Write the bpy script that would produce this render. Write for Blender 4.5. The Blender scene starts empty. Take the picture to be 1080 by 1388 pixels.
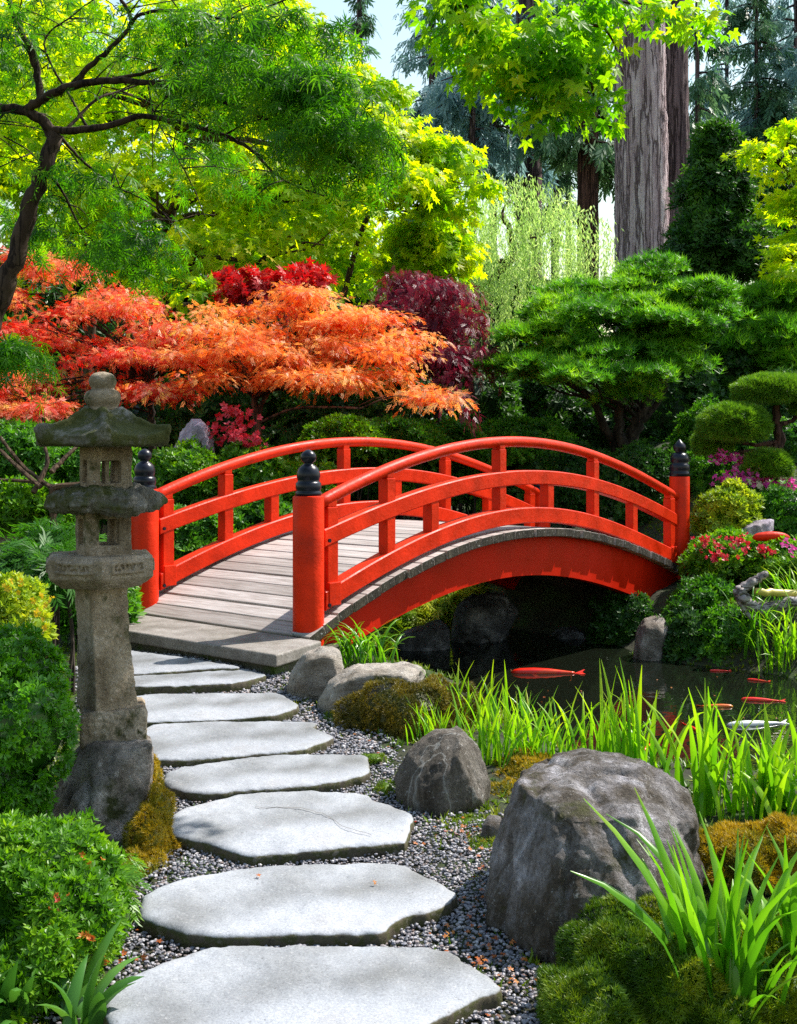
import bpy, bmesh, math
import numpy as np
from mathutils import Vector, noise as mnoise

# ------------------------------------------------------------------ basics
SC = bpy.context.scene
COL = SC.collection
F, YH, ZC = 1550.0, 600.0, 1.40          # focal length (photo px), horizon row, eye height (m)


def P(x, y, d):
    """point seen at photo pixel (x, y) at distance d metres"""
    return np.array([(x - 540.0) * d / F, d, ZC - (y - YH) * d / F])


def G(x, y, z=0.0):
    """point at photo pixel (x, y) on the level plane of height z"""
    d = (ZC - z) * F / (y - YH)
    return np.array([(x - 540.0) * d / F, d, z])


_seed = [100]


def RNG(s=None):
    _seed[0] += 1
    return np.random.default_rng(_seed[0] if s is None else s)


def nrm(a):
    a = np.asarray(a, float)
    return a / np.maximum(np.linalg.norm(a, axis=-1, keepdims=True), 1e-9)


UP = np.array([0, 0, 1.0])
ORG = {}                                   # object name -> world origin of its coordinates


def tag(o, label=None, cat=None, group=None, kind=None):
    if label: o['label'] = label
    if cat: o['category'] = cat
    if group: o['group'] = group
    if kind: o['kind'] = kind
    return o


def thing(name, label, cat, loc, group=None):
    o = bpy.data.objects.new(name, None)
    o.empty_display_size = .1
    COL.objects.link(o)
    o.location = [float(c) for c in loc]
    ORG[o.name] = np.array(loc, float)
    return tag(o, label, cat, group)


class MB:
    """collects vertices and faces (world coordinates)"""

    def __init__(s):
        s.v, s.f, s.r, s.n = [], [], [], 0

    def add(s, v, f, rnd=None):
        v = np.asarray(v, float).reshape(-1, 3)
        if isinstance(f, np.ndarray):
            s.f.append((f + s.n))
        else:
            for q in f:
                s.f.append(np.array([q]) + s.n)
        s.v.append(v)
        if rnd is None:
            rnd = np.full(len(v), .5)
        s.r.append(np.broadcast_to(np.asarray(rnd, float), (len(v),)))
        s.n += len(v)

    def box(s, c, ax, ay, az, hx, hy, hz):
        c = np.asarray(c, float)
        vs = [c + sx * hx * ax + sy * hy * ay + sz * hz * az for sx in (-1, 1) for sy in (-1, 1) for sz in (-1, 1)]
        s.add(vs, np.array([[0, 1, 3, 2], [4, 6, 7, 5], [0, 4, 5, 1], [2, 3, 7, 6], [0, 2, 6, 4], [1, 5, 7, 3]]))

    def loft(s, rings, cap=True, closed=False, rnd=None):
        """rings: list of (k,3) arrays"""
        k = len(rings[0])
        n = len(rings)
        v = np.concatenate(rings)
        f = []
        for i in range(n if closed else n - 1):
            a, b = i * k, ((i + 1) % n) * k
            for j in range(k):
                j2 = (j + 1) % k
                f.append([a + j, a + j2, b + j2, b + j])
        s.add(v, np.array(f), rnd)
        if cap and not closed:
            base = s.n - len(v)
            s.f.append(np.array([[base + j for j in range(k)][::-1]]))
            s.f.append(np.array([[base + (n - 1) * k + j for j in range(k)]]))

    def tube(s, pts, rad, k=8, wob=0.0, rng=None, rnd=None):
        pts = np.asarray(pts, float)
        n = len(pts)
        rad = np.broadcast_to(np.asarray(rad, float), (n,))
        t = nrm(np.gradient(pts, axis=0))
        ref = np.array([0.31, 0.2, .93]) if abs(t[0][2]) < .8 else np.array([1, .1, 0])
        rings = []
        a = nrm(np.cross(t[0], ref))
        for i in range(n):
            a = nrm(a - t[i] * np.dot(a, t[i]))
            b = np.cross(t[i], a)
            th = np.arange(k) * 2 * np.pi / k
            rr = rad[i] * (1 + (wob * rng.standard_normal(k) if wob and rng is not None else 0))
            rings.append(pts[i] + np.outer(np.cos(th) * rr, a) + np.outer(np.sin(th) * rr, b))
        s.loft(rings, True, rnd=rnd)

    def lathe(s, c, prof, k=28):
        c = np.asarray(c, float)
        th = np.arange(k) * 2 * np.pi / k
        s.loft([c + np.stack([np.cos(th) * max(r, 1e-4), np.sin(th) * max(r, 1e-4), np.full(k, z)], 1) for r, z in prof])

    def build(s, name, mat, parent=None, smooth=False, kind=None, loc=None, auto=None):
        v = np.concatenate(s.v)
        if parent is not None:
            org = ORG[parent.name]
        elif loc is not None:
            org = np.asarray(loc, float)
        else:
            org = np.array([v[:, 0].mean(), v[:, 1].mean(), v[:, 2].min()])
        me = bpy.data.meshes.new(name)
        fill_mesh(me, v - org, s.f, np.concatenate(s.r), smooth)
        if mat: me.materials.append(mat)
        o = bpy.data.objects.new(name, me)
        COL.objects.link(o)
        if parent is not None:
            o.parent = parent
        else:
            o.location = org
        ORG[o.name] = org
        if kind: o['kind'] = kind
        return o


def fill_mesh(me, v, flist, rnd=None, smooth=False):
    nv = len(v)
    me.vertices.add(nv)
    me.vertices.foreach_set('co', np.ascontiguousarray(v, np.float32).ravel())
    loops = np.concatenate([np.asarray(f).ravel() for f in flist]).astype(np.int32)
    tot = np.concatenate([np.full(len(f), np.asarray(f).shape[1]) for f in flist]).astype(np.int32)
    st = np.concatenate([[0], np.cumsum(tot)[:-1]]).astype(np.int32)
    me.loops.add(len(loops))
    me.loops.foreach_set('vertex_index', loops)
    me.polygons.add(len(tot))
    me.polygons.foreach_set('loop_start', st)
    try:
        me.polygons.foreach_set('loop_total', tot)
    except Exception:
        pass
    me.polygons.foreach_set('use_smooth', np.full(len(tot), bool(smooth)))
    if rnd is not None:
        at = me.attributes.new('rnd', 'FLOAT', 'POINT')
        at.data.foreach_set('value', np.ascontiguousarray(rnd, np.float32))
    me.update(calc_edges=True)


def modify(o, *mods):
    """apply modifiers (type, {props}) and keep the result as the object's mesh"""
    for t, pr in mods:
        m = o.modifiers.new(t.lower(), t)
        for k, val in pr.items():
            setattr(m, k, val)
    dg = bpy.context.evaluated_depsgraph_get()
    dg.update()
    me = bpy.data.meshes.new_from_object(o.evaluated_get(dg))
    old = o.data
    o.modifiers.clear()
    o.data = me
    nm = old.name
    bpy.data.meshes.remove(old)
    me.name = nm
    return o


def displace(o, amp, freq, seed=0, amp2=0, freq2=0, ridge=0, rfreq=1.0):
    me = o.data
    n = len(me.vertices)
    co = np.empty(n * 3, np.float32); me.vertices.foreach_get('co', co); co = co.reshape(-1, 3).astype(float)
    no = np.empty(n * 3, np.float32); me.vertices.foreach_get('normal', no); no = no.reshape(-1, 3)
    off = Vector((seed * 3.17, seed * 1.31, seed * 7.77))
    d = np.empty(n)
    for i in range(n):
        p = Vector(co[i])
        h = amp * mnoise.fractal(p * freq + off, 1.0, 2.0, 4)
        if amp2: h += amp2 * mnoise.fractal(p * freq2 + off, .8, 2.1, 3)
        if ridge:
            q = Vector((p.x, p.y, p.z * .45))
            h -= ridge * max(0, 1 - abs(mnoise.noise(q * rfreq + off)) * 6)
        d[i] = h
    co += no * d[:, None]
    me.vertices.foreach_set('co', co.astype(np.float32).ravel())
    me.polygons.foreach_set('use_smooth', np.ones(len(me.polygons), bool))
    me.update()


def spline(pts, n):
    """Catmull-Rom through the points"""
    p = np.asarray(pts, float)
    p = np.concatenate([[2 * p[0] - p[1]], p, [2 * p[-1] - p[-2]]])
    m = len(p) - 3
    out = []
    for t in np.linspace(0, m - 1e-6, n):
        i = int(t); u = t - i
        a, b, c, d = p[i:i + 4]
        out.append(.5 * (2 * b + (c - a) * u + (2 * a - 5 * b + 4 * c - d) * u * u + (3 * b - a - 3 * c + d) * u ** 3))
    return np.array(out)


# ------------------------------------------------------------------ materials
def new_mat(name):
    m = bpy.data.materials.new(name)
    m.use_nodes = True
    nt = m.node_tree
    nt.nodes.clear()
    return m, nt, nt.nodes.new('ShaderNodeOutputMaterial')


def N(nt, t, **kw):
    n = nt.nodes.new('ShaderNode' + t)
    for k, v in kw.items():
        if k in ('noise_dimensions', 'operation', 'blend_type', 'data_type', 'attribute_name', 'feature', 'distance', 'interpolation_type', 'clamp'):
            setattr(n, k, v)
        else:
            n.inputs[k].default_value = v
    return n


def ramp(nt, fac, stops):
    r = nt.nodes.new('ShaderNodeValToRGB')
    el = r.color_ramp.elements
    while len(el) < len(stops): el.new(.5)
    for e, (p, c) in zip(el, stops):
        e.position = p
        e.color = (*c, 1) if len(c) == 3 else c
    nt.links.new(fac, r.inputs[0])
    return r


def noise_tex(nt, scale, detail=5, rough=.6, coord='Object', vec=None, stretch=None):
    tc = nt.nodes.new('ShaderNodeTexCoord')
    src = tc.outputs[coord] if vec is None else vec
    if stretch:
        mp = nt.nodes.new('ShaderNodeMapping')
        mp.inputs['Scale'].default_value = stretch
        nt.links.new(src, mp.inputs['Vector'])
        src = mp.outputs[0]
    n = N(nt, 'TexNoise', Scale=scale, Detail=detail, Roughness=rough)
    nt.links.new(src, n.inputs['Vector'])
    return n


def leaf_mat(name, cols, trans=.4, gain=(1.7, 1.7, .8), rough=.45, nscale=1.5, nmix=.45, spec=.35):
    m, nt, out = new_mat(name)
    at = N(nt, 'Attribute', attribute_name='rnd')
    nz = noise_tex(nt, nscale, 2)
    mx = nt.nodes.new('ShaderNodeMix'); mx.inputs[0].default_value = nmix
    nt.links.new(at.outputs['Fac'], mx.inputs[2])
    mr = nt.nodes.new('ShaderNodeMapRange'); mr.inputs[1].default_value = .3; mr.inputs[2].default_value = .7
    nt.links.new(nz.outputs[0], mr.inputs[0]); nt.links.new(mr.outputs[0], mx.inputs[3])
    k = len(cols)
    rp = ramp(nt, mx.outputs[0], [(.12 + .76 * i / max(1, k - 1), c) for i, c in enumerate(cols)])
    pb = N(nt, 'BsdfPrincipled', Roughness=rough)
    pb.inputs['Specular IOR Level'].default_value = spec
    nt.links.new(rp.outputs[0], pb.inputs['Base Color'])
    g = nt.nodes.new('ShaderNodeMix'); g.data_type = 'RGBA'; g.blend_type = 'MULTIPLY'; g.inputs[0].default_value = 1
    nt.links.new(rp.outputs[0], g.inputs[6]); g.inputs[7].default_value = (*gain, 1)
    tr = nt.nodes.new('ShaderNodeBsdfTranslucent')
    nt.links.new(g.outputs[2], tr.inputs[0])
    ms = nt.nodes.new('ShaderNodeMixShader'); ms.inputs[0].default_value = trans
    nt.links.new(pb.outputs[0], ms.inputs[1]); nt.links.new(tr.outputs[0], ms.inputs[2])
    nt.links.new(ms.outputs[0], out.inputs[0])
    return m


def rock_mat(name, cols, scale=6, bump=.5, stretch=None, moss=0, mosscol=(.05, .09, .01), vein=0, rough=.8, fine=90, grain=.8):
    m, nt, out = new_mat(name)
    n1 = noise_tex(nt, scale, 8, .65, stretch=stretch)
    k = len(cols)
    rp = ramp(nt, n1.outputs[0], [(.3 + .4 * i / max(1, k - 1), c) for i, c in enumerate(cols)])
    colr = rp.outputs[0]
    n2 = noise_tex(nt, fine, 4, .7)
    sp = ramp(nt, n2.outputs[0], [(.35, (.62, .6, .6)), (.65, (1.25, 1.25, 1.25))])
    mu = nt.nodes.new('ShaderNodeMix'); mu.data_type = 'RGBA'; mu.blend_type = 'MULTIPLY'; mu.inputs[0].default_value = grain
    nt.links.new(colr, mu.inputs[6]); nt.links.new(sp.outputs[0], mu.inputs[7]); colr = mu.outputs[2]
    oi = nt.nodes.new('ShaderNodeObjectInfo')
    ov = nt.nodes.new('ShaderNodeMapRange'); ov.inputs[3].default_value = .86; ov.inputs[4].default_value = 1.1
    nt.links.new(oi.outputs['Random'], ov.inputs[0])
    st = noise_tex(nt, scale * .55, 3, .7)
    sr = ramp(nt, st.outputs[0], [(.36, (.64, .62, .57)), (.5, (1, 1, 1)), (.64, (1.1, 1.1, 1.13))])
    for sock in (ov.outputs[0], sr.outputs[0]):
        m3 = nt.nodes.new('ShaderNodeMix'); m3.data_type = 'RGBA'; m3.blend_type = 'MULTIPLY'; m3.inputs[0].default_value = 1
        nt.links.new(colr, m3.inputs[6]); nt.links.new(sock, m3.inputs[7]); colr = m3.outputs[2]
    if vein:
        nv = noise_tex(nt, 2.2, 3, .5, stretch=(2.6, 2.6, .5))
        vr = ramp(nt, nv.outputs[0], [(.485, (0, 0, 0)), (.5, (vein,) * 3), (.515, (0, 0, 0))])
        mv = nt.nodes.new('ShaderNodeMix'); mv.data_type = 'RGBA'
        nt.links.new(vr.outputs[0], mv.inputs[0]); nt.links.new(colr, mv.inputs[6]); mv.inputs[7].default_value = (.5, .5, .48, 1)
        colr = mv.outputs[2]
    nf = noise_tex(nt, fine * .55, 5, .8)
    for a_, b_, cl, amt in ((.60, .64, (.62, .61, .6), .55 * grain), (.40, .36, (.02, .017, .013), .8 * grain)):
        fr_ = ramp(nt, nf.outputs[0], sorted([(a_, (0, 0, 0)), (b_, (amt, amt, amt))], key=lambda t: t[0]))
        mf = nt.nodes.new('ShaderNodeMix'); mf.data_type = 'RGBA'
        nt.links.new(fr_.outputs[0], mf.inputs[0]); nt.links.new(colr, mf.inputs[6]); mf.inputs[7].default_value = (*cl, 1); colr = mf.outputs[2]
    if moss:
        n3 = noise_tex(nt, scale * .7, 5, .7)
        mr = ramp(nt, n3.outputs[0], [(.62 - moss * .25, (0, 0, 0)), (.7 - moss * .2, (1, 1, 1))])
        mm = nt.nodes.new('ShaderNodeMix'); mm.data_type = 'RGBA'
        nt.links.new(mr.outputs[0], mm.inputs[0]); nt.links.new(colr, mm.inputs[6]); mm.inputs[7].default_value = (*mosscol, 1)
        colr = mm.outputs[2]
    pb = N(nt, 'BsdfPrincipled', Roughness=rough)
    pb.inputs['Specular IOR Level'].default_value = .3
    nt.links.new(colr, pb.inputs['Base Color'])
    bn = noise_tex(nt, scale * 5, 9, .72, stretch=stretch)
    bp = N(nt, 'Bump', Strength=bump, Distance=.035)
    bh = N(nt, 'Math', operation='MULTIPLY_ADD'); bh.inputs[1].default_value = .35
    nt.links.new(nf.outputs[0], bh.inputs[0]); nt.links.new(bn.outputs[0], bh.inputs[2])
    nt.links.new(bh.outputs[0], bp.inputs['Height']); nt.links.new(bp.outputs[0], pb.inputs['Normal'])
    nt.links.new(pb.outputs[0], out.inputs[0])
    return m


def plain_mat(name, col, rough=.5, spec=.5, var=.15, scale=8, bump=0, bscale=60, stretch=None, coat=0):
    m, nt, out = new_mat(name)
    n1 = noise_tex(nt, scale, 6, .6, stretch=stretch)
    c = np.array(col)
    rp = ramp(nt, n1.outputs[0], [(.3, tuple(c * (1 - var))), (.7, tuple(np.minimum(c * (1 + var), .95)))])
    pb = N(nt, 'BsdfPrincipled', Roughness=rough)
    pb.inputs['Specular IOR Level'].default_value = spec
    pb.inputs['Coat Weight'].default_value = coat
    nt.links.new(rp.outputs[0], pb.inputs['Base Color'])
    rr = ramp(nt, n1.outputs[0], [(.3, (rough * .8,) * 3), (.7, (min(1, rough * 1.25),) * 3)])
    nt.links.new(rr.outputs[0], pb.inputs['Roughness'])
    if bump:
        bn = noise_tex(nt, bscale, 5, .6, stretch=stretch)
        bp = N(nt, 'Bump', Strength=bump, Distance=.01)
        nt.links.new(bn.outputs[0], bp.inputs['Height']); nt.links.new(bp.outputs[0], pb.inputs['Normal'])
    nt.links.new(pb.outputs[0], out.inputs[0])
    return m


def bark_mat(name, cols, scale=5, stretch=(6, 6, .7), bump=.8, dist=.03):
    m, nt, out = new_mat(name)
    n1 = noise_tex(nt, scale, 8, .7, stretch=stretch)
    k = len(cols)
    rp = ramp(nt, n1.outputs[0], [(.33 + .34 * i / max(1, k - 1), c) for i, c in enumerate(cols)])
    pb = N(nt, 'BsdfPrincipled', Roughness=.85)
    pb.inputs['Specular IOR Level'].default_value = .2
    n2 = noise_tex(nt, scale * .8, 4, .6, stretch=stretch)
    cr = ramp(nt, n2.outputs[0], [(.455, (1, 1, 1)), (.49, (.25, .22, .22)), (.51, (.25, .22, .22)), (.545, (1, 1, 1))])
    mc = nt.nodes.new('ShaderNodeMix'); mc.data_type = 'RGBA'; mc.blend_type = 'MULTIPLY'; mc.inputs[0].default_value = 1
    nt.links.new(rp.outputs[0], mc.inputs[6]); nt.links.new(cr.outputs[0], mc.inputs[7])
    nt.links.new(mc.outputs[2], pb.inputs['Base Color'])
    hm = nt.nodes.new('ShaderNodeMath'); hm.operation = 'MULTIPLY'
    nt.links.new(n1.outputs[0], hm.inputs[0]); nt.links.new(cr.outputs[0], hm.inputs[1])
    bp = N(nt, 'Bump', Strength=bump, Distance=dist)
    nt.links.new(hm.outputs[0], bp.inputs['Height']); nt.links.new(bp.outputs[0], pb.inputs['Normal'])
    nt.links.new(pb.outputs[0], out.inputs[0])
    return m


# ------------------------------------------------------------------ camera, light, sky
cam = bpy.data.cameras.new('camera')
cam.sensor_fit = 'HORIZONTAL'
cam.sensor_width = 36
cam.lens = F / 1080 * 36
cam.shift_y = -(694 - YH) / 1080
cam.clip_end = 3000
cam.clip_start = .05
co = bpy.data.objects.new('camera', cam)
COL.objects.link(co)
co.location = (0, 0, ZC)
co.rotation_euler = (math.radians(90), 0, 0)
SC.camera = co

SUN_EL, SUN_AZ = 52, 30                    # azimuth from +X towards +Y
sd = np.array([math.cos(math.radians(SUN_EL)) * math.cos(math.radians(SUN_AZ)), math.cos(math.radians(SUN_EL)) * math.sin(math.radians(SUN_AZ)), math.sin(math.radians(SUN_EL))])
sl = bpy.data.lights.new('sun', 'SUN')
sl.energy = 5.0
sl.angle = math.radians(.5)
sl.color = (1, .95, .86)
so = bpy.data.objects.new('sun', sl)
COL.objects.link(so)
so.rotation_euler = Vector(sd).to_track_quat('Z', 'Y').to_euler()

w = bpy.data.worlds.new('World')
SC.world = w
w.use_nodes = True
wn = w.node_tree
wn.nodes.clear()
sky = wn.nodes.new('ShaderNodeTexSky')
sky.sky_type = 'NISHITA'
sky.sun_disc = False
sky.sun_elevation = math.radians(SUN_EL)
sky.sun_rotation = math.radians(90 - SUN_AZ)
sky.air_density = 2.0
sky.dust_density = 1.0
bg = wn.nodes.new('ShaderNodeBackground')
bg.inputs[1].default_value = .12
wo = wn.nodes.new('ShaderNodeOutputWorld')
wn.links.new(sky.outputs[0], bg.inputs[0])
wn.links.new(bg.outputs[0], wo.inputs[0])
SC.view_settings.view_transform = 'Standard'
SC.view_settings.look = 'None'
SC.view_settings.exposure = 0.8
SC.cycles.max_bounces = 10
SC.cycles.diffuse_bounces = 6
SC.cycles.glossy_bounces = 3
SC.cycles.transmission_bounces = 8
SC.cycles.transparent_max_bounces = 8
SC.cycles.caustics_reflective = False
SC.cycles.caustics_refractive = False
SC.cycles.use_denoising = False

# ------------------------------------------------------------------ terrain
POND = np.array([(-.45, 9.7), (-.1, 8.8), (.5, 7.75), (1.25, 6.9), (2.3, 6.3), (4.5, 5.7), (7.5, 5.4), (7.5, 7.3), (4.6, 8.0),
                 (3.2, 8.75), (2.8, 9.2), (2.35, 9.5), (2.05, 9.9), (1.9, 10.5), (1.2, 11.2), (.6, 11.7), (-.3, 11.7), (-.7, 10.8)])
WATER = -.45


def poly_sd(x, y, poly):
    """signed distance, negative inside"""
    d = np.full(x.shape, 1e9)
    ins = np.zeros(x.shape, bool)
    n = len(poly)
    for i in range(n):
        ax, ay = poly[i]; bx, by = poly[(i + 1) % n]
        ex, ey = bx - ax, by - ay
        t = np.clip(((x - ax) * ex + (y - ay) * ey) / (ex * ex + ey * ey), 0, 1)
        d = np.minimum(d, np.hypot(x - ax - t * ex, y - ay - t * ey))
        c = ((ay > y) != (by > y)) & (x < (bx - ax) * (y - ay) / (by - ay + 1e-12) + ax)
        ins ^= c
    return np.where(ins, -d, d)


def sst(a, b, x):
    t = np.clip((x - a) / (b - a), 0, 1)
    return t * t * (3 - 2 * t)


def terrain(x, y):
    x = np.asarray(x, float); y = np.asarray(y, float)
    sdp = poly_sd(x, y, POND)
    base = .14 * sst(11.5, 13.5, y) + .055 * np.clip(y - 12, 0, 18) * sst(12, 15, y)
    base = base + sst(2.2, 3.6, x) * (.27 * np.clip(y - 10.2, 0, 4.2)) * sst(9.8, 11, y) * (1 - .6 * sst(16, 26, y))
    base = base + .03 * (np.sin(x * 2.1 + y) + np.sin(y * 1.7 - x * .8)) * sst(.3, 1.2, np.abs(x + .4) - .9)
    base = base + .15 * sst(-1.5, -3.2, x) * sst(3, 6, y)
    wid = .75 + 1.25 * sst(.2, .9, x) * (1 - sst(7.6, 8.6, y))
    shore = sst(0, 1, sdp / wid)
    base = base + .07 * np.exp(-((x + 1.2) / .9) ** 2 - ((y - 6.95) / .75) ** 2)
    h = (WATER - .02) * (1 - shore) + base * shore
    h = np.where(sdp < 0, WATER - .02 + np.maximum(sdp * 1.1, -.75), h)
    return h


gx = np.concatenate([-np.geomspace(400, 5, 26)[:-1], np.arange(-5, 8.01, .07), np.geomspace(8.2, 400, 26)])
gy = np.concatenate([-np.geomspace(60, 1, 10)[:-1], np.arange(-.9, 15.01, .07), np.geomspace(15.2, 800, 40)])
X, Y = np.meshgrid(gx, gy)
Z = terrain(X, Y)
nx, ny = len(gx), len(gy)
idx = np.arange(nx * ny).reshape(ny, nx)
quads = np.stack([idx[:-1, :-1], idx[:-1, 1:], idx[1:, 1:], idx[1:, :-1]], -1).reshape(-1, 4)
mb = MB()
mb.add(np.stack([X, Y, Z], -1).reshape(-1, 3), quads)
m, nt, out = new_mat('soil_and_moss')
n1 = noise_tex(nt, 2.2, 7, .7)
rp = ramp(nt, n1.outputs[0], [(.35, (.018, .014, .009)), (.5, (.03, .035, .012)), (.62, (.035, .07, .012)), (.75, (.06, .09, .015))])
pb = N(nt, 'BsdfPrincipled', Roughness=.95)
nt.links.new(rp.outputs[0], pb.inputs['Base Color'])
bn = noise_tex(nt, 45, 6, .7)
bp = N(nt, 'Bump', Strength=.9, Distance=.02)
nt.links.new(bn.outputs[0], bp.inputs['Height']); nt.links.new(bp.outputs[0], pb.inputs['Normal'])
nt.links.new(pb.outputs[0], out.inputs[0])
mb.build('ground', m, smooth=True, kind='structure', loc=(0, 0, 0))

# pond water: a dark mirror one can look into
m, nt, out = new_mat('pond_water')
fr = N(nt, 'Fresnel', IOR=1.33)
tr = nt.nodes.new('ShaderNodeBsdfTransparent'); tr.inputs[0].default_value = (.42, .5, .4, 1)
gl = N(nt, 'BsdfGlossy', Roughness=.015); gl.inputs[0].default_value = (.9, .93, .95, 1)
bn = noise_tex(nt, 3.0, 3, .5)
bp = N(nt, 'Bump', Strength=.12, Distance=.05)
nt.links.new(bn.outputs[0], bp.inputs['Height'])
nt.links.new(bp.outputs[0], gl.inputs['Normal']); nt.links.new(bp.outputs[0], fr.inputs['Normal'])
ms = nt.nodes.new('ShaderNodeMixShader')
df = nt.nodes.new('ShaderNodeBsdfDiffuse'); df.inputs[0].default_value = (.05, .065, .04, 1)
mk = nt.nodes.new('ShaderNodeMixShader'); mk.inputs[0].default_value = .11
nt.links.new(tr.outputs[0], mk.inputs[1]); nt.links.new(df.outputs[0], mk.inputs[2])
nt.links.new(fr.outputs[0], ms.inputs[0]); nt.links.new(mk.outputs[0], ms.inputs[1]); nt.links.new(gl.outputs[0], ms.inputs[2])
nt.links.new(ms.outputs[0], out.inputs[0])
mb = MB()
mb.add([(-1.2, 5, WATER), (8.2, 5, WATER), (8.2, 12.2, WATER), (-1.2, 12.2, WATER)], np.array([[0, 1, 2, 3]]))
mb.build('pond_water', m, kind='structure', loc=(3, 8, WATER))

# ------------------------------------------------------------------ bridge
A2 = np.array([-.567, 7.2]); B2 = np.array([2.80, 11.4])
U2 = (B2 - A2); BL = float(np.hypot(*U2)); U2 = U2 / BL
V2 = np.array([-U2[1], U2[0]])
BW = 1.607
U3 = np.array([*U2, 0]); V3 = np.array([*V2, 0])


def BR(u, v, z):
    p = A2 + u * U2 + v * V2
    return np.array([p[0], p[1], z])


def pf(pts, deg=4):
    p = np.array(pts)
    return np.poly1d(np.polyfit(p[:, 0], p[:, 1], deg))


z_top = pf([(.035, 1.085), (.149, 1.248), (.25, 1.375), (.40, 1.447), (.5, 1.428), (.674, 1.33), (.75, 1.25), (.81, 1.167), (.96, .943)])
z_mid = pf([(.035, .87), (.149, 1.005), (.25, 1.10), (.40, 1.177), (.532, 1.165), (.674, 1.085), (.81, .94), (.96, .72)])
z_bot = pf([(.035, .485), (.149, .66), (.25, .79), (.40, .884), (.532, .862), (.674, .755), (.81, .586), (.96, .352)])
z_deck = pf([(-.02, .205), (.035, .31), (.15, .51), (.25, .635), (.40, .72), (.532, .69), (.674, .60), (.81, .44), (.96, .20), (1.02, .09)])
z_fas = pf([(.0, -.03), (.168, .206), (.25, .288), (.40, .35), (.532, .305), (.674, .174), (.81, -.016), (.99, -.30)])

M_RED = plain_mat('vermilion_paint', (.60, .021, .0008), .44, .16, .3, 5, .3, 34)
M_RED_SHADE = plain_mat('vermilion_shaded_beam', (.50, .012, .0005), .5, .12, .16, 3, .15, 25)  # same red made deeper: shade under the deck put into the beam colour
M_BLK = plain_mat('black_lacquer', (.006, .007, .016), .3, .3, .3, 6, .1, 40)
M_PLANK = None
m, nt, out = new_mat('weathered_planks')
at = N(nt, 'Attribute', attribute_name='rnd')
mp = nt.nodes.new('ShaderNodeMapping'); mp.inputs['Rotation'].default_value = (0, 0, -math.atan2(V2[1], V2[0])); mp.inputs['Scale'].default_value = (1, 1, 1)
tc = nt.nodes.new('ShaderNodeTexCoord'); nt.links.new(tc.outputs['Object'], mp.inputs[0])
n1 = noise_tex(nt, 9, 7, .7, vec=mp.outputs[0], stretch=(.35, 6, 6))
rp = ramp(nt, n1.outputs[0], [(.3, (.2, .17, .15)), (.5, (.38, .34, .32)), (.7, (.52, .49, .48))])
r2 = ramp(nt, at.outputs['Fac'], [(0, (.72, .70, .68)), (1, (1.1, 1.08, 1.08))])
mu = nt.nodes.new('ShaderNodeMix'); mu.data_type = 'RGBA'; mu.blend_type = 'MULTIPLY'; mu.inputs[0].default_value = 1
nt.links.new(rp.outputs[0], mu.inputs[6]); nt.links.new(r2.outputs[0], mu.inputs[7])
pb = N(nt, 'BsdfPrincipled', Roughness=.7)
nt.links.new(mu.outputs[2], pb.inputs['Base Color'])
bp = N(nt, 'Bump', Strength=.5, Distance=.004)
nt.links.new(n1.outputs[0], bp.inputs['Height']); nt.links.new(bp.outputs[0], pb.inputs['Normal'])
nt.links.new(pb.outputs[0], out.inputs[0])
M_PLANK = m
M_SILL = rock_mat('old_sill_board', [(.13, .115, .10), (.22, .2, .18), (.3, .28, .26)], 4, .25, fine=120)
M_STEEL = plain_mat('grey_collar', (.25, .26, .27), .4, .5)

bridge = thing('arched_bridge', 'red painted wooden footbridge arching over the dark pond', 'bridge', (*((A2 + B2) / 2 + V2 * BW / 2), WATER))


def sweep(zf, v0, hw, dz, t0, t1, n=49, rnd=.5):
    """rectangular bar of depth dz below the curve zf, centred on v0"""
    ch = .008
    rings = []
    for t in np.linspace(t0, t1, n):
        z = float(zf(t)); u = t * BL
        sec = [(-hw + ch, 0), (hw - ch, 0), (hw, -ch), (hw, -dz + ch), (hw - ch, -dz), (-hw + ch, -dz), (-hw, -dz + ch), (-hw, -ch)]
        rings.append(np.array([BR(u, v0 + a, z + b) for a, b in sec]))
    return rings


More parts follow.
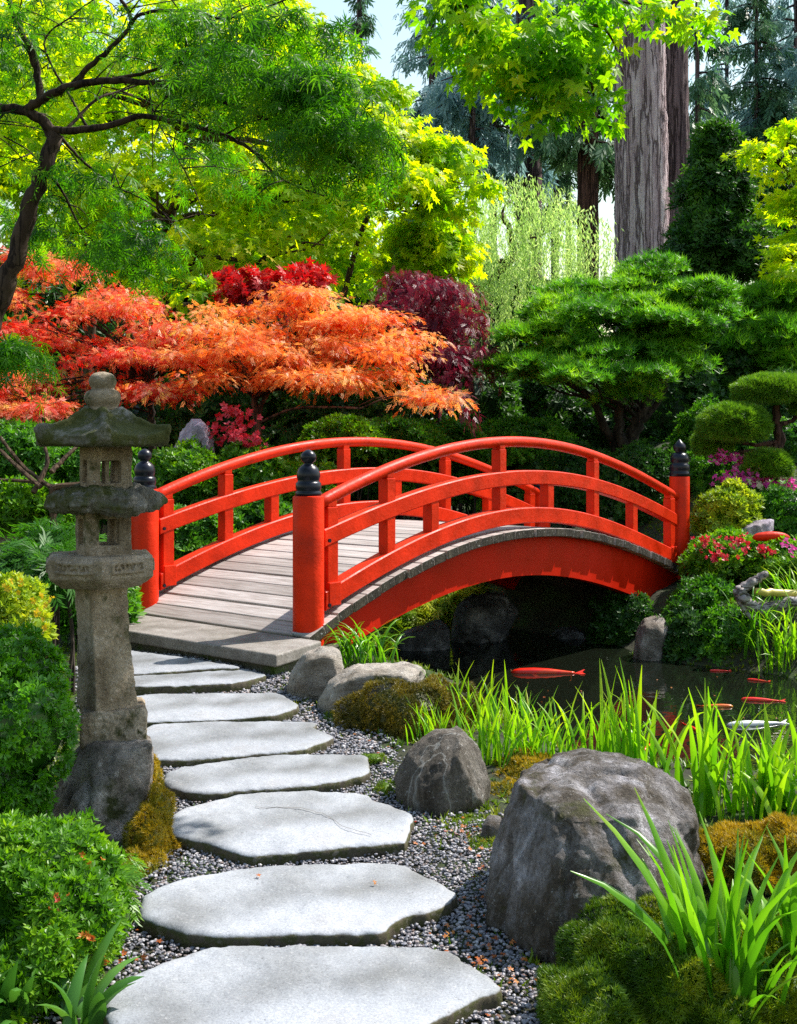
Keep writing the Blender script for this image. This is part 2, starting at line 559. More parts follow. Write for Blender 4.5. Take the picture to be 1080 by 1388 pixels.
FULL = [.035, .145, .40, .674, .957]
SHORT = [.2375, .532, .81]
SZ = np.array([0, 0, 1.0])
for side, v0 in ((0, 0.0), (1, BW)):
    pts = [BR(t * BL, v0, float(z_top(t)) - .038) for t in np.linspace(.012, .985, 60)]
    mb = MB(); mb.tube(pts, .042, 16); mb.build('top_rail', M_RED, bridge, True)
    mb = MB(); mb.loft(sweep(z_mid, v0, .046, .115, .02, .975)); mb.build('middle_rail', M_RED, bridge)
    mb = MB(); mb.loft(sweep(z_bot, v0, .055, .125, .02, .978)); mb.build('bottom_rail', M_RED, bridge)
    for t in FULL:
        mb = MB()
        z1, z0 = float(z_top(t)) - .045, float(z_bot(t)) - .1
        edge = t in (.035, .957)
        hu = .05 if edge else .045
        mb.box(BR(t * BL, v0, (z0 + z1 - .05) / 2), U3, V3, SZ, hu, .04, (z1 - .05 - z0) / 2)
        mb.box(BR(t * BL, v0, z1 - .025), U3, V3, SZ, hu - .008, .035, .0248)
        if edge: mb.box(BR(t * BL, v0, z0 + .05), U3, V3, SZ, hu + .006, .06, .075)
        o = mb.build('baluster', M_RED, bridge)
        modify(o, ('BEVEL', dict(width=.005, segments=2)))
    for t in SHORT:
        mb = MB()
        z1, z0 = float(z_mid(t)) - .06, float(z_bot(t)) - .08
        mb.box(BR(t * BL, v0, (z0 + z1) / 2), U3, V3, SZ, .046, .04, (z1 - z0) / 2)
        o = mb.build('baluster', M_RED, bridge)
        modify(o, ('BEVEL', dict(width=.005, segments=2)))
    for t, zf, dz in ((.012, z_bot, -.075), (.012, z_mid, -.06), (.968, z_bot, -.075)):
        mb = MB()
        p = BR(t * BL + .06, v0, float(zf(t)) + dz)
        sgn = -1
        mb.tube([p + V3 * sgn * .062, p + V3 * sgn * .072], .013, 10)
        mb.build('bolt', M_BLK, bridge)
    mb = MB()
    vb = v0 + (.03 if side == 0 else -.03)
    rings = []
    for t in np.linspace(-.01, 1.0, 61):
        zt = float(z_deck(t)) - .07
        zb = min(float(z_fas(t)), zt - .03)
        rings.append(np.array([BR(t * BL, vb - .055, zt), BR(t * BL, vb + .055, zt), BR(t * BL, vb + .055, zb), BR(t * BL, vb - .055, zb)]))
    mb.loft(rings); mb.build('fascia_beam', M_RED_SHADE, bridge)
# middle joist
mb = MB()
rings = []
for t in np.linspace(.0, 1.0, 41):
    zt = float(z_deck(t)) - .07
    zb = min(float(z_fas(t)) + .05, zt - .03)
    rings.append(np.array([BR(t * BL, BW / 2 - .06, zt), BR(t * BL, BW / 2 + .06, zt), BR(t * BL, BW / 2 + .06, zb), BR(t * BL, BW / 2 - .06, zb)]))
mb.loft(rings); mb.build('joist', plain_mat('joist_wood', (.07, .05, .035), .8), bridge)
# deck planks (one part)
rng = RNG(5)
mb = MB()
u = -.10
while u < BL * 1.02:
    wd = .135 + rng.uniform(-.006, .006)
    um = u + wd / 2
    t = um / BL
    dzdu = (float(z_deck(t + .005)) - float(z_deck(t - .005))) / (.01 * BL)
    ax = nrm(U3 + SZ * dzdu); az = nrm(np.cross(ax, V3))
    if az[2] < 0: az = -az
    e0, e1 = .105 + rng.uniform(-.012, .012), .13 + rng.uniform(-.015, .015)
    z = float(z_deck(t)) - .034 + rng.uniform(-.003, .003)
    c = BR(um, (BW + e1 - e0) / 2, z)
    k = MB(); k.box(c, ax, V3, az, wd / 2 - .0, (BW + e0 + e1) / 2, .033)
    mb.add(k.v[0], k.f[0], rng.uniform(0, 1))
    u += (wd + .013) / math.sqrt(1 + dzdu ** 2)
o = mb.build('deck', M_PLANK, bridge)
modify(o, ('BEVEL', dict(width=.006, segments=2)))
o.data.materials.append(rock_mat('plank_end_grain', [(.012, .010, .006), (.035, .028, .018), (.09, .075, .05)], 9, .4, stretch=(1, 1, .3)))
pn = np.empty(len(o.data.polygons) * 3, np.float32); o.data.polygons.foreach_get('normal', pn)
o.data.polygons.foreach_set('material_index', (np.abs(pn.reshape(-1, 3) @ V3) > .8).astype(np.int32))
# sill slab
mb = MB()
top = [(-.62, -.33), (-.118, -.222), (-.118, BW + .16), (-.62, BW + .3)]
r0 = np.array([BR(a, b, .118) for a, b in top]); r1 = np.array([BR(a, b, .192) for a, b in top])
mb.loft([r0, r1])
o = mb.build('sill', M_SILL, bridge)
modify(o, ('BEVEL', dict(width=.012, segments=3)))
mb = MB()
top = [(-.57, -.27), (.2, -.13), (.2, BW + .13), (-.57, BW + .2)]
mb.loft([np.array([BR(a, b, -.05) for a, b in top]), np.array([BR(a, b, .116) for a, b in top])])
mb.build('footing', rock_mat('shaded_footing_stone', [(.05, .05, .035), (.1, .1, .07), (.14, .14, .1)], 5, .4, moss=.5), bridge)  # dark tone puts the shade of the recess below the sill into the stone

FIN_A = [(0, 0), (.082, 0), (.084, .02), (.077, .028), (.076, .034), (.081, .044), (.081, .078), (.073, .086), (.067, .092), (.071, .104), (.075, .122), (.073, .146), (.063, .172),
         (.045, .19), (.029, .2), (.03, .206), (.044, .218), (.051, .238), (.048, .258), (.034, .276), (.014, .288), (0, .291)]
FIN_B = [(0, 0), (.097, 0), (.099, .03), (.093, .045), (.09, .05), (.098, .07), (.098, .105), (.09, .122), (.078, .13), (.087, .145), (.09, .17), (.087, .2), (.07, .225), (.04, .235),
         (.036, .24), (.055, .256), (.064, .285), (.058, .31), (.034, .338), (.012, .36), (0, .372)]
for t, v0, fin, zb, dx in ((0, 0, FIN_A, .115, 0), (0, BW, FIN_A, .1, 0), (1.0, 0, FIN_B, -.05, 0), (1.0, BW, FIN_A, -.05, 0)):
    mb = MB()
    ztop = 1.066
    if t == 1 and v0 > 0: ztop = .86
    mb.lathe(BR(t * BL, v0, 0), [(0, zb), (.099, zb), (.099, ztop - .012), (.096, ztop - .003), (.09, ztop), (0, ztop)], 40)
    p = mb.build('post', M_RED, bridge, True)
    modify(p, ('EDGE_SPLIT', dict(split_angle=math.radians(40))))
    mb = MB(); mb.lathe(BR(t * BL, v0, ztop), [(r, z * (.6 if t == 1 and v0 > 0 else 1)) for r, z in fin], 32)
    f_ = mb.build('finial', M_BLK, p, True)
    if t == 0:
        mb = MB(); zc = .192
        mb.lathe(BR(0, v0, zc), [(.1, 0), (.112, 0), (.113, .018), (.106, .026), (.1, .026)], 40)
        mb.build('collar', M_STEEL, p, True)

# ------------------------------------------------------------------ stone lantern
LS = 4.3 / F


def lz(y): return ZC - (y - YH) * LS


LC = P(140, 600, 4.3); LC[2] = 0
M_LAN = rock_mat('lantern_stone', [(.15, .11, .07), (.30, .235, .16), (.45, .375, .29)], 9, .55, moss=.25, mosscol=(.06, .06, .018), fine=160)
M_LANR = rock_mat('lantern_roof_stone', [(.08, .075, .055), (.18, .165, .14), (.36, .34, .31)], 7, .7, moss=.75, mosscol=(.06, .065, .012), fine=140)
lan = thing('stone_lantern', 'weathered two-tier stone lantern with mossy six-sided roof on a boulder', 'lantern', (LC[0], LC[1], .29))


def ring(cx, R, z, k, psi):
    """k-gon whose first corner points psi degrees off the viewer's side"""
    a = math.radians(psi) - math.pi / 2 + np.arange(k) * 2 * math.pi / k
    return np.stack([LC[0] + cx + R * np.cos(a), LC[1] + R * np.sin(a), np.full(k, z)], 1)


def stone_part(name, loft_list, mat, parent=lan, voxel=.008, amp=.004, freq=14, extra=None, seed=1):
    mb = MB()
    mb.loft(loft_list)
    if extra: extra(mb)
    o = mb.build(name, mat, parent)
    modify(o, ('REMESH', dict(mode='VOXEL', voxel_size=voxel)))
    displace(o, amp, freq, seed, amp * .5, freq * 4)
    return o


def px(v): return v * LS


def groove_box(mb, c, nd, w_, h_, t_):
    tdir = nrm(np.cross(UP, nd))
    # raised frame round a carved panel
    for s_ in (-1, 1):
        mb.box(c + UP * s_ * h_ / 2, tdir, nd, UP, w_ / 2 + .005, t_, .0045)
        mb.box(c + tdir * s_ * w_ / 2, tdir, nd, UP, .0045, t_, h_ / 2)


def base_extra(mb):
    for side in (0, 1, 2, 3):
        a = math.radians(-30 - 90 + 45 + side * 90)
        nd = np.array([math.cos(a), math.sin(a), 0])
        groove_box(mb, np.array([LC[0] + px(14), LC[1], lz(980)]) + nd * (px(49) * .7071 / .7071 * .78), nd, .13, .06, .006)


stone_part('plinth', [ring(px(14), px(57), lz(1004), 4, -30), ring(px(14), px(60), lz(998), 4, -30), ring(px(14), px(60), lz(962), 4, -30), ring(px(14), px(56), lz(955), 4, -30)], M_LAN, voxel=.005, extra=None, amp=.006, seed=2)
stone_part('shaft', [ring(px(6), px(44), lz(957), 4, -6), ring(px(4), px(41), lz(930), 4, -6), ring(0, px(37), lz(860), 4, -6), ring(-px(3), px(37), lz(800), 4, -6), ring(-px(3), px(40), lz(792), 4, -6), ring(-px(3), px(74), lz(771), 4, -3)], M_LAN, voxel=.0055, amp=.004, seed=3)


def ledge_extra(mb):
    for k in range(6):
        a = math.radians(16 - 90 + 30 + 60 * k)
        nd = np.array([math.cos(a), math.sin(a), 0])
        c = np.array([LC[0] - px(4), LC[1], lz(764)]) + nd * px(77) * .866
        groove_box(mb, c, nd, .13, .034, .009)
        rr = np.random.default_rng(k)
        td = nrm(np.cross(UP, nd))
        for j in range(7):
            mb.box(c + td * (-.045 + .015 * j) + UP * rr.uniform(-.006, .006), nrm(td + UP * rr.uniform(-1, 1)), nd, nrm(UP - td * rr.uniform(-1, 1)), .004, .008, .009)


stone_part('ledge', [ring(-px(4), px(58), lz(793), 6, 16), ring(-px(4), px(74), lz(781), 6, 16), ring(-px(4), px(77), lz(778), 6, 16), ring(-px(4), px(77), lz(754), 6, 16), ring(-px(4), px(72), lz(750), 6, 16)], M_LAN, voxel=.0032, amp=.003, extra=ledge_extra, seed=4)


def chamber(name, cx, R, y0, y1, psi, win, seed):
    """hollow square fire box with a window on each of its four sides"""
    mb = MB()
    cen = np.array([LC[0] + cx, LC[1], 0])
    z0, z1 = lz(y0), lz(y1)
    zb, zt = lz(win[1]), lz(win[0])
    h = R / math.sqrt(2)
    for k in range(4):
        a = math.radians(psi - 90 + 45 + 90 * k)
        nd = np.array([math.cos(a), math.sin(a), 0]); td = nrm(np.cross(UP, nd))
        th = .018
        hw = h * win[2]
        c = cen + nd * (h - th)
        mb.box(c + UP * (z0 + zb) / 2, td, nd, UP, h, th, (zb - z0) / 2)
        mb.box(c + UP * (zt + z1) / 2, td, nd, UP, h, th, (z1 - zt) / 2)
        for s_ in (-1, 1):
            mb.box(c + td * s_ * (h + hw) / 2 + UP * (zb + zt) / 2, td, nd, UP, (h - hw) / 2, th, (zt - zb) / 2 + .004)
        if win[3]:
            mb.box(c - nd * .006 - td * hw * .25 + UP * (zb + zt) / 2, td, nd, UP, .009, th * .5, (zt - zb) / 2 + .004)
    mb.box(cen + UP * (z0 + .006), np.array([1, 0, 0.]), np.array([0, 1., 0]), UP, h * .6, h * .6, .006)
    o = mb.build(name, M_LAN, lan)
    modify(o, ('REMESH', dict(mode='VOXEL', voxel_size=.0038)))
    displace(o, .003, 16, seed, .0015, 60)


chamber('lower_chamber', 0, px(43), 753, 688, -16, (702, 737, .44, False), 5)
chamber('upper_chamber', px(3), px(40), 664, 600, -16, (624, 654, .48, True), 6)


def shelf_ring(R, z, bump):
    k = 48
    a = np.arange(k) * 2 * np.pi / k
    rr = R * (1 + bump * np.cos(6 * (a - math.radians(16))) + .02 * np.sin(3 * a + 1))
    return np.stack([LC[0] + px(1) + rr * np.cos(a), LC[1] + rr * np.sin(a), z + .006 * np.sin(3 * a)], 1)


stone_part('shelf', [shelf_ring(px(52), lz(694), 0), shelf_ring(px(66), lz(691), .09), shelf_ring(px(73), lz(683), .11), shelf_ring(px(70), lz(671), .09), shelf_ring(px(60), lz(664), .04), shelf_ring(px(38), lz(658), 0)], M_LANR, voxel=.006, amp=.014, freq=14, seed=7)


def roof_ring(R, z, up):
    pts = []
    for k in range(6):
        for j in range(8):
            f = j / 8
            a0 = math.radians(16 - 90 + 60 * k); a1 = math.radians(16 - 90 + 60 * (k + 1))
            p = (1 - f) * np.array([math.cos(a0), math.sin(a0)]) + f * np.array([math.cos(a1), math.sin(a1)])
            lift = 2.4 * up * (abs(2 * f - 1) ** 3)
            sc = R * (1 + .0 * lift)
            pts.append([LC[0] + p[0] * sc, LC[1] + p[1] * sc, z + lift])
    return np.array(pts)


def roof_extra(mb):
    for k in range(6):                       # hip ridges
        a = math.radians(16 - 90 + 60 * k)
        d_ = np.array([math.cos(a), math.sin(a), 0])
        c0 = np.array([LC[0], LC[1], 0])
        pts = [c0 + d_ * px(r) + UP * lz(y) for r, y in ((22, 556), (40, 566), (62, 576), (82, 582), (98, 581))]
        mb.tube(spline(pts, 9), [.02, .018, .017, .016, .016, .016, .017, .018, .018], 8)


stone_part('roof', [roof_ring(px(50), lz(604), 0), roof_ring(px(90), lz(605), .004), roof_ring(px(98), lz(603), .010), roof_ring(px(99), lz(591), .014), roof_ring(px(80), lz(585), .004), roof_ring(px(60), lz(577), 0), roof_ring(px(40), lz(567), 0), roof_ring(px(25), lz(556), 0)], M_LANR, voxel=.006, amp=.006, freq=12, extra=roof_extra, seed=8)
mb = MB()
mb.lathe(np.array([LC[0] - px(1), LC[1], 0]), [(0, lz(558)), (px(21), lz(558)), (px(22), lz(554)), (px(19), lz(552)), (px(23), lz(547)), (px(25), lz(540)), (px(24), lz(533)), (px(20), lz(529)), (px(14), lz(528)),
         (px(17), lz(524)), (px(19), lz(517)), (px(17.5), lz(510)), (px(12), lz(506)), (px(5), lz(504.5)), (0, lz(504))], 32)
o = mb.build('finial', M_LAN, lan, True)
modify(o, ('SUBSURF', dict(levels=1)))
displace(o, .003, 14, 9, .0012, 50)

# ------------------------------------------------------------------ stepping stones
M_STEP = rock_mat('granite_step', [(.19, .2, .22), (.27, .285, .315), (.33, .345, .375), (.29, .29, .295)], 2.0, .26, fine=150, grain=.55, rough=.75)
def side_stain(mat, cols):
    """mossy earth stain on the cut sides of a slab"""
    nt = mat.node_tree
    pb = next(n for n in nt.nodes if n.type == 'BSDF_PRINCIPLED')
    src = pb.inputs['Base Color'].links[0].from_socket
    ge = nt.nodes.new('ShaderNodeNewGeometry'); sx = nt.nodes.new('ShaderNodeSeparateXYZ')
    nt.links.new(ge.outputs['Normal'], sx.inputs[0])
    nz = noise_tex(nt, 14, 5, .7)
    ad = N(nt, 'Math', operation='MULTIPLY_ADD'); ad.inputs[1].default_value = .5
    nt.links.new(nz.outputs[0], ad.inputs[0]); nt.links.new(sx.outputs[2], ad.inputs[2])
    mk = ramp(nt, ad.outputs[0], [(.72, (1, 1, 1)), (.92, (0, 0, 0))])
    rp = ramp(nt, noise_tex(nt, 18, 5, .7).outputs[0], [(.35 + .3 * i / (len(cols) - 1), c) for i, c in enumerate(cols)])
    mm = nt.nodes.new('ShaderNodeMix'); mm.data_type = 'RGBA'
    nt.links.new(mk.outputs[0], mm.inputs[0]); nt.links.new(src, mm.inputs[6]); nt.links.new(rp.outputs[0], mm.inputs[7])
    nt.links.new(mm.outputs[2], pb.inputs['Base Color'])


side_stain(M_STEP, [(.035, .03, .018), (.09, .075, .05), (.05, .055, .012), (.16, .14, .115)])
STEPS = [
    ([(132, 1344), (176, 1323), (247, 1295), (303, 1283), (435, 1280), (588, 1281), (634, 1301), (672, 1331), (675, 1339), (649, 1351), (619, 1364), (588, 1382), (500, 1430), (300, 1445), (170, 1410), (142, 1362)], 'large pale stepping stone nearest the viewer, cut off by the bottom edge'),
    ([(191, 1211), (227, 1196), (283, 1181), (334, 1173), (435, 1170), (537, 1169), (563, 1178), (614, 1206), (614, 1214), (598, 1227), (553, 1239), (527, 1250), (517, 1260), (435, 1263), (283, 1265), (232, 1255), (194, 1239)], 'wide grey stepping stone with a bright sunlit patch and a tiny red leaf'),
    ([(224, 1127), (239, 1099), (298, 1082), (359, 1072), (456, 1071), (497, 1074), (507, 1082), (553, 1099), (560, 1107), (555, 1120), (550, 1138), (537, 1139), (435, 1150), (359, 1156), (334, 1156), (278, 1140)], 'stepping stone with a long crack, beside the medium boulder'),
    ([(222, 1046), (257, 1038), (334, 1026), (395, 1021), (486, 1022), (498, 1028), (499, 1046), (476, 1053), (420, 1063), (334, 1069), (283, 1073), (242, 1069), (224, 1059)], 'white sunlit stepping stone in front of the cracked one, seen just beyond it'),
    ([(190, 1000), (201, 985), (257, 978), (415, 977), (425, 985), (450, 995), (448, 1000), (415, 1012), (385, 1017), (262, 1027), (195, 1026), (180, 1012)], 'white stepping stone right of the lantern plinth, beside the moss mound'),
    ([(140, 950), (178, 942), (344, 938), (379, 939), (402, 954), (395, 960), (354, 970), (206, 977), (150, 976), (135, 962)], 'white stepping stone directly left of the pale bridge-foot rock'),
    ([(140, 917), (283, 909), (330, 907), (357, 913), (354, 917), (306, 927), (178, 931), (140, 930)], 'thin white stepping stone second from the bridge sill'),
    ([(150, 880), (178, 881), (300, 899), (325, 904), (280, 906), (176, 913), (140, 914)], 'pale stone slab laid right against the bridge sill'),
]
STEP_POLY = []
for i, (pl, lab) in enumerate(STEPS):
    zt = .055
    for _ in range(3):
        pts = np.array([G(x, y, zt) for x, y in pl])
        zt = .055 + float(terrain(pts[:, 0], pts[:, 1]).mean())
    zg = zt - .055
    c = pts.mean(0)
    n = len(pts)
    # dense outline
    dense = spline(np.concatenate([pts, pts[:1]]), n * 5)[:-1]
    dense[:, :2] += np.random.default_rng(i).normal(0, .003, (len(dense), 2))
    STEP_POLY.append(dense[:, :2].copy())
    rings = []
    for s_, z_ in ((.99, -.02), (1.005, .0), (1.012, .03), (1.004, .047), (.985, .0545)):
        r_ = c + (dense - c) * np.array([s_, s_, 1]); r_[:, 2] = z_ + zg
        rings.append(r_)
    mb = MB(); mb.loft(rings)
    o = mb.build('stepping_stone', M_STEP, loc=(c[0], c[1], 0))
    modify(o, ('REMESH', dict(mode='VOXEL', voxel_size=.011)))
    displace(o, .006, 5, i + 20, .002, 30)
    tag(o, lab, 'stepping stone', 'stepping stones of the garden path')
    if i == 2:
        ck = [G(x, y, .0595) for x, y in [(345, 1094), (385, 1094), (412, 1095), (430, 1101), (450, 1109), (462, 1118), (478, 1124), (503, 1131)]]
        mb = MB()
        cp = spline(ck, 20)
        cp[:, 1] += np.random.default_rng(3).normal(0, .004, 20)
        wd = .0022
        up_ = np.stack([cp[:, 0], cp[:, 1] + wd, cp[:, 2]], 1); dn = np.stack([cp[:, 0], cp[:, 1] - wd, cp[:, 2]], 1)
        mb.add(np.concatenate([up_, dn]), np.array([[k, k + 1, 21 + k, 20 + k] for k in range(19)]))
        ck_o = mb.build('crack', plain_mat('crack_dirt', (.1, .09, .08), .9), o)

# ------------------------------------------------------------------ rocks
M_ROCK_BIG = rock_mat('boulder_purple_grey', [(.03, .021, .012), (.10, .08, .06), (.27, .25, .255), (.66, .64, .69)], 6, 1.0, stretch=(1.3, 1.3, .7), moss=.1, mosscol=(.06, .06, .015))
M_ROCK_MID = rock_mat('boulder_brown_grey', [(.05, .04, .03), (.13, .11, .09), (.26, .235, .21)], 5, .8, stretch=(2.2, 2.2, .5), vein=.4)
M_ROCK_PALE = rock_mat('rock_pale', [(.16, .13, .10), (.34, .30, .26), (.55, .51, .46)], 5, .8, stretch=(.8, .8, 2.0))
M_ROCK_LAN = rock_mat('rock_grey_brown', [(.09, .075, .06), (.27, .235, .205), (.5, .45, .41)], 6, .9, moss=.25, mosscol=(.05, .055, .015))
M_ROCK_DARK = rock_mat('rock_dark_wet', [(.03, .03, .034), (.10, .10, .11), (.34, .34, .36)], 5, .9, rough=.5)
M_ROCK_PURP = rock_mat('rock_purple', [(.18, .14, .18), (.42, .36, .44), (.66, .60, .68)], 6, .8, stretch=(2, 2, .6))


def rock(name, label, pts, mat, voxel=.014, amp=.02, freq=4, seed=0, ridge=.0, rfreq=3., group=None, cat='rock', cuts=9, deep=.8):
    bm = bmesh.new()
    for p in pts: bm.verts.new(p)
    bmesh.ops.convex_hull(bm, input=bm.verts)
    for v in [v for v in bm.verts if not v.link_faces]: bm.verts.remove(v)
    rc = np.random.default_rng(seed + 900)
    pc = np.mean([v.co[:] for v in bm.verts], axis=0)
    for _ in range(cuts):
        nd = nrm(rc.standard_normal(3) * [1, 1, .8])
        h = max(np.dot(np.array(v.co[:]) - pc, nd) for v in bm.verts)
        g = bm.verts[:] + bm.edges[:] + bm.faces[:]
        bmesh.ops.bisect_plane(bm, geom=g, plane_co=Vector(pc + nd * h * rc.uniform(deep, .95)), plane_no=Vector(nd), clear_outer=True)
        bmesh.ops.holes_fill(bm, edges=[e for e in bm.edges if e.is_boundary])
    bmesh.ops.recalc_face_normals(bm, faces=bm.faces)
    me = bpy.data.meshes.new(name)
    org = np.array([np.mean([p[0] for p in pts]), np.mean([p[1] for p in pts]), min(p[2] for p in pts)])
    bmesh.ops.translate(bm, vec=-Vector(org), verts=bm.verts)
    for v in [v for v in bm.verts if not v.link_faces]: bm.verts.remove(v)
    bm.to_mesh(me); bm.free()
    me.materials.append(mat)
    o = bpy.data.objects.new(name, me); COL.objects.link(o); o.location = org; ORG[o.name] = org
    modify(o, ('REMESH', dict(mode='VOXEL', voxel_size=voxel)), ('SMOOTH', dict(factor=.3, iterations=1)))
    displace(o, amp * .45, freq, seed, amp * .3, freq * 5, ridge, rfreq)
    return tag(o, label, cat, group)


def rock_px(name, label, outline, d, depth, mat, front=None, ground=None, **kw):
    o_ = np.array(outline, float); c = o_.mean(0)
    pts = [P(x, y, d) for x, y in o_]
    if front:
        pts += [P(x, y, dd) for x, y, dd in front]
    else:
        pts += [P(*(c + (p - c) * .62), d - depth * .45) for p in o_]
    for p in o_:
        q = P(*p, d); b = q + np.array([0, depth * .6, 0]); cc = P(*c, d)
        b[0] = cc[0] + (q[0] - cc[0]) * .75; b[2] = q[2] * .92 if q[2] > cc[2] else q[2]
        pts.append(b)
    if ground is not None:
        pts = [np.array([p[0], p[1], min(p[2], 99)]) for p in pts]
        zmin = min(p[2] for p in pts)
        pts += [np.array([p[0], p[1], ground]) for p in pts if p[2] < zmin + .1]
    return rock(name, label, pts, mat, **kw)


ROCKS = 'rocks set along the path and pond'
rock_px('boulder', 'large purple-grey boulder with flat top in right foreground beside iris leaves',
        [(652, 1235), (662, 1165), (700, 1062), (735, 1048), (815, 1034), (885, 1038), (930, 1068), (948, 1115), (955, 1190), (940, 1250), (700, 1270)], 3.45, .5, M_ROCK_BIG,
        front=[(706, 1063, 3.38), (744, 1094, 3.2), (772, 1110, 3.14), (862, 1106, 3.16), (944, 1112, 3.3), (735, 1314, 3.0), (788, 1305, 2.98), (660, 1252, 3.25), (905, 1250, 3.02)],
        ground=-.03, voxel=.008, amp=.02, freq=6, seed=3, ridge=.02, rfreq=5, cuts=4, deep=.9, group=ROCKS)
rock_px('boulder', 'medium dark boulder with pale streaks running down, beside cracked stepping stone',
        [(534, 1085), (533, 1050), (552, 1018), (588, 995), (630, 990), (650, 1012), (668, 1070), (668, 1100), (600, 1108)], 4.45, .3, M_ROCK_MID,
        front=[(545, 1095, 4.35), (600, 1112, 4.25), (660, 1107, 4.33), (590, 1005, 4.33), (615, 1010, 4.28), (575, 1060, 4.27)],
        ground=-.03, voxel=.009, amp=.014, freq=6, seed=5, ridge=.008, rfreq=4, group=ROCKS)
rock_px('rock', 'upright pale rock at the foot of the nearest red bridge post',
        [(384, 935), (392, 912), (412, 885), (435, 877), (462, 880), (472, 905), (466, 940), (430, 948)], 6.25, .3, M_ROCK_PALE, ground=-.05, voxel=.014, amp=.02, freq=5, seed=7, ridge=.01, group=ROCKS)
rock_px('rock', 'flat-topped pale tan rock between bridge foot and brown moss mound',
        [(428, 955), (440, 925), (478, 905), (520, 902), (565, 902), (588, 915), (575, 940), (500, 972), (450, 972)], 5.95, .4, M_ROCK_PALE, ground=-.08, voxel=.014, amp=.02, freq=5, seed=9, ridge=.012, group=ROCKS)
rock_px('boulder', 'craggy grey-brown boulder carrying the stone lantern',
        [(52, 1120), (66, 1080), (92, 1040), (100, 1006), (150, 1003), (206, 1002), (210, 1030), (203, 1090), (190, 1140), (110, 1150), (80, 1140)], 4.25, .42, M_ROCK_LAN,
        front=[(58, 1130, 4.1), (115, 1148, 3.98), (180, 1150, 4.0), (196, 1085, 4.02), (205, 1012, 4.08), (130, 1012, 4.1), (140, 1085, 3.96), (108, 1098, 3.98)],
        ground=-.03, voxel=.010, amp=.024, freq=5, seed=11, ridge=.02, rfreq=5, cuts=7, deep=.8, group=ROCKS)
rock_px('rock', 'small grey stone at the left foot of the large boulder',
        [(650, 1140), (652, 1120), (662, 1108), (680, 1108), (684, 1140), (668, 1152)], 4.0, .08, M_ROCK_BIG, ground=-.02, voxel=.007, amp=.006, freq=9, seed=12, group=ROCKS)
rock_px('rock', 'jutting dark wet rock under the bridge arch on the far shore',
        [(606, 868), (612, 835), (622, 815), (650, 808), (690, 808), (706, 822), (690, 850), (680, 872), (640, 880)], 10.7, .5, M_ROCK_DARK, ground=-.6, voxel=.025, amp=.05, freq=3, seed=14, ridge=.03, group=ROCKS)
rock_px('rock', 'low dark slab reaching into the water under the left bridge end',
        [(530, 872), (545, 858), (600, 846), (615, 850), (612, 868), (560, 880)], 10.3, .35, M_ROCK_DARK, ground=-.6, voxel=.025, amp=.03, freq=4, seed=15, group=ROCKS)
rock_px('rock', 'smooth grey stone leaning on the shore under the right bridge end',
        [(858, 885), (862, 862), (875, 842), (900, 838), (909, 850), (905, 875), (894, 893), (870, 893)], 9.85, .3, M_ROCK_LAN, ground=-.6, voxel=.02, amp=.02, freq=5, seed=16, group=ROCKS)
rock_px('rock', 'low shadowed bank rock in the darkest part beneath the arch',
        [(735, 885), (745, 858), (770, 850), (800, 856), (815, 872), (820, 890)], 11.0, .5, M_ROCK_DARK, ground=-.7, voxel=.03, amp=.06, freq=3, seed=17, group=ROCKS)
rock_px('rock', 'weathered violet-grey rock seen behind the lantern roof',
        [(234, 604), (244, 580), (258, 568), (282, 564), (290, 590), (294, 622), (270, 617), (255, 610)], 11.9, .35, M_ROCK_PURP, voxel=.022, amp=.05, freq=4, seed=22, ridge=.03, ground=.1, group=ROCKS)
rock_px('rock', 'flat violet-grey slab on the bank right of the far bridge post',
        [(1003, 722), (1006, 706), (1030, 706), (1050, 702), (1044, 716), (1028, 726)], 11.2, .3, M_ROCK_PURP, voxel=.02, amp=.02, freq=5, seed=23, ground=.2, group=ROCKS)
rock_px('rock', 'purple-streaked rock among ferns left of the lantern ledge',
        [(22, 812), (26, 788), (38, 776), (52, 790), (55, 815)], 6.6, .2, M_ROCK_PURP, voxel=.012, amp=.02, freq=6, seed=24, ground=.1, group=ROCKS)
rock_px('rock', 'mossy pale rock half hidden by ferns at the left edge',
        [(-10, 735), (-5, 715), (15, 708), (34, 714), (36, 728), (20, 742)], 8.5, .3, M_ROCK_PALE, voxel=.016, amp=.02, freq=5, seed=25, ground=.1, group=ROCKS)

# ------------------------------------------------------------------ leaf templates (unit length along +x, width y, normal z)
def T_diamond(w=.28, fold=.05):
    v = np.array([(0, 0, 0), (.45, w, fold), (1, 0, 0), (.45, -w, fold)], float)
    return v, np.array([[0, 1, 2, 3]])


def T_star(n=5, spread=105, w=.13, inner=.62, droop=.12):
    v, f = [], []
    for i in range(n):
        a = math.radians(-spread + 2 * spread * i / (n - 1))
        L = 1 - (1 - inner) * (abs(i - (n - 1) / 2) / ((n - 1) / 2)) ** 1.3
        ca, sa = math.cos(a), math.sin(a)
        for (x, y) in ((0, 0), (.45, w), (1, 0), (.45, -w)):
            x, y = x * L, y
            v.append((x * ca - y * sa, x * sa + y * ca, -droop * x * x))
        b = 4 * i
        f.append([b, b + 1, b + 2, b + 3])
    return np.array(v), np.array(f)


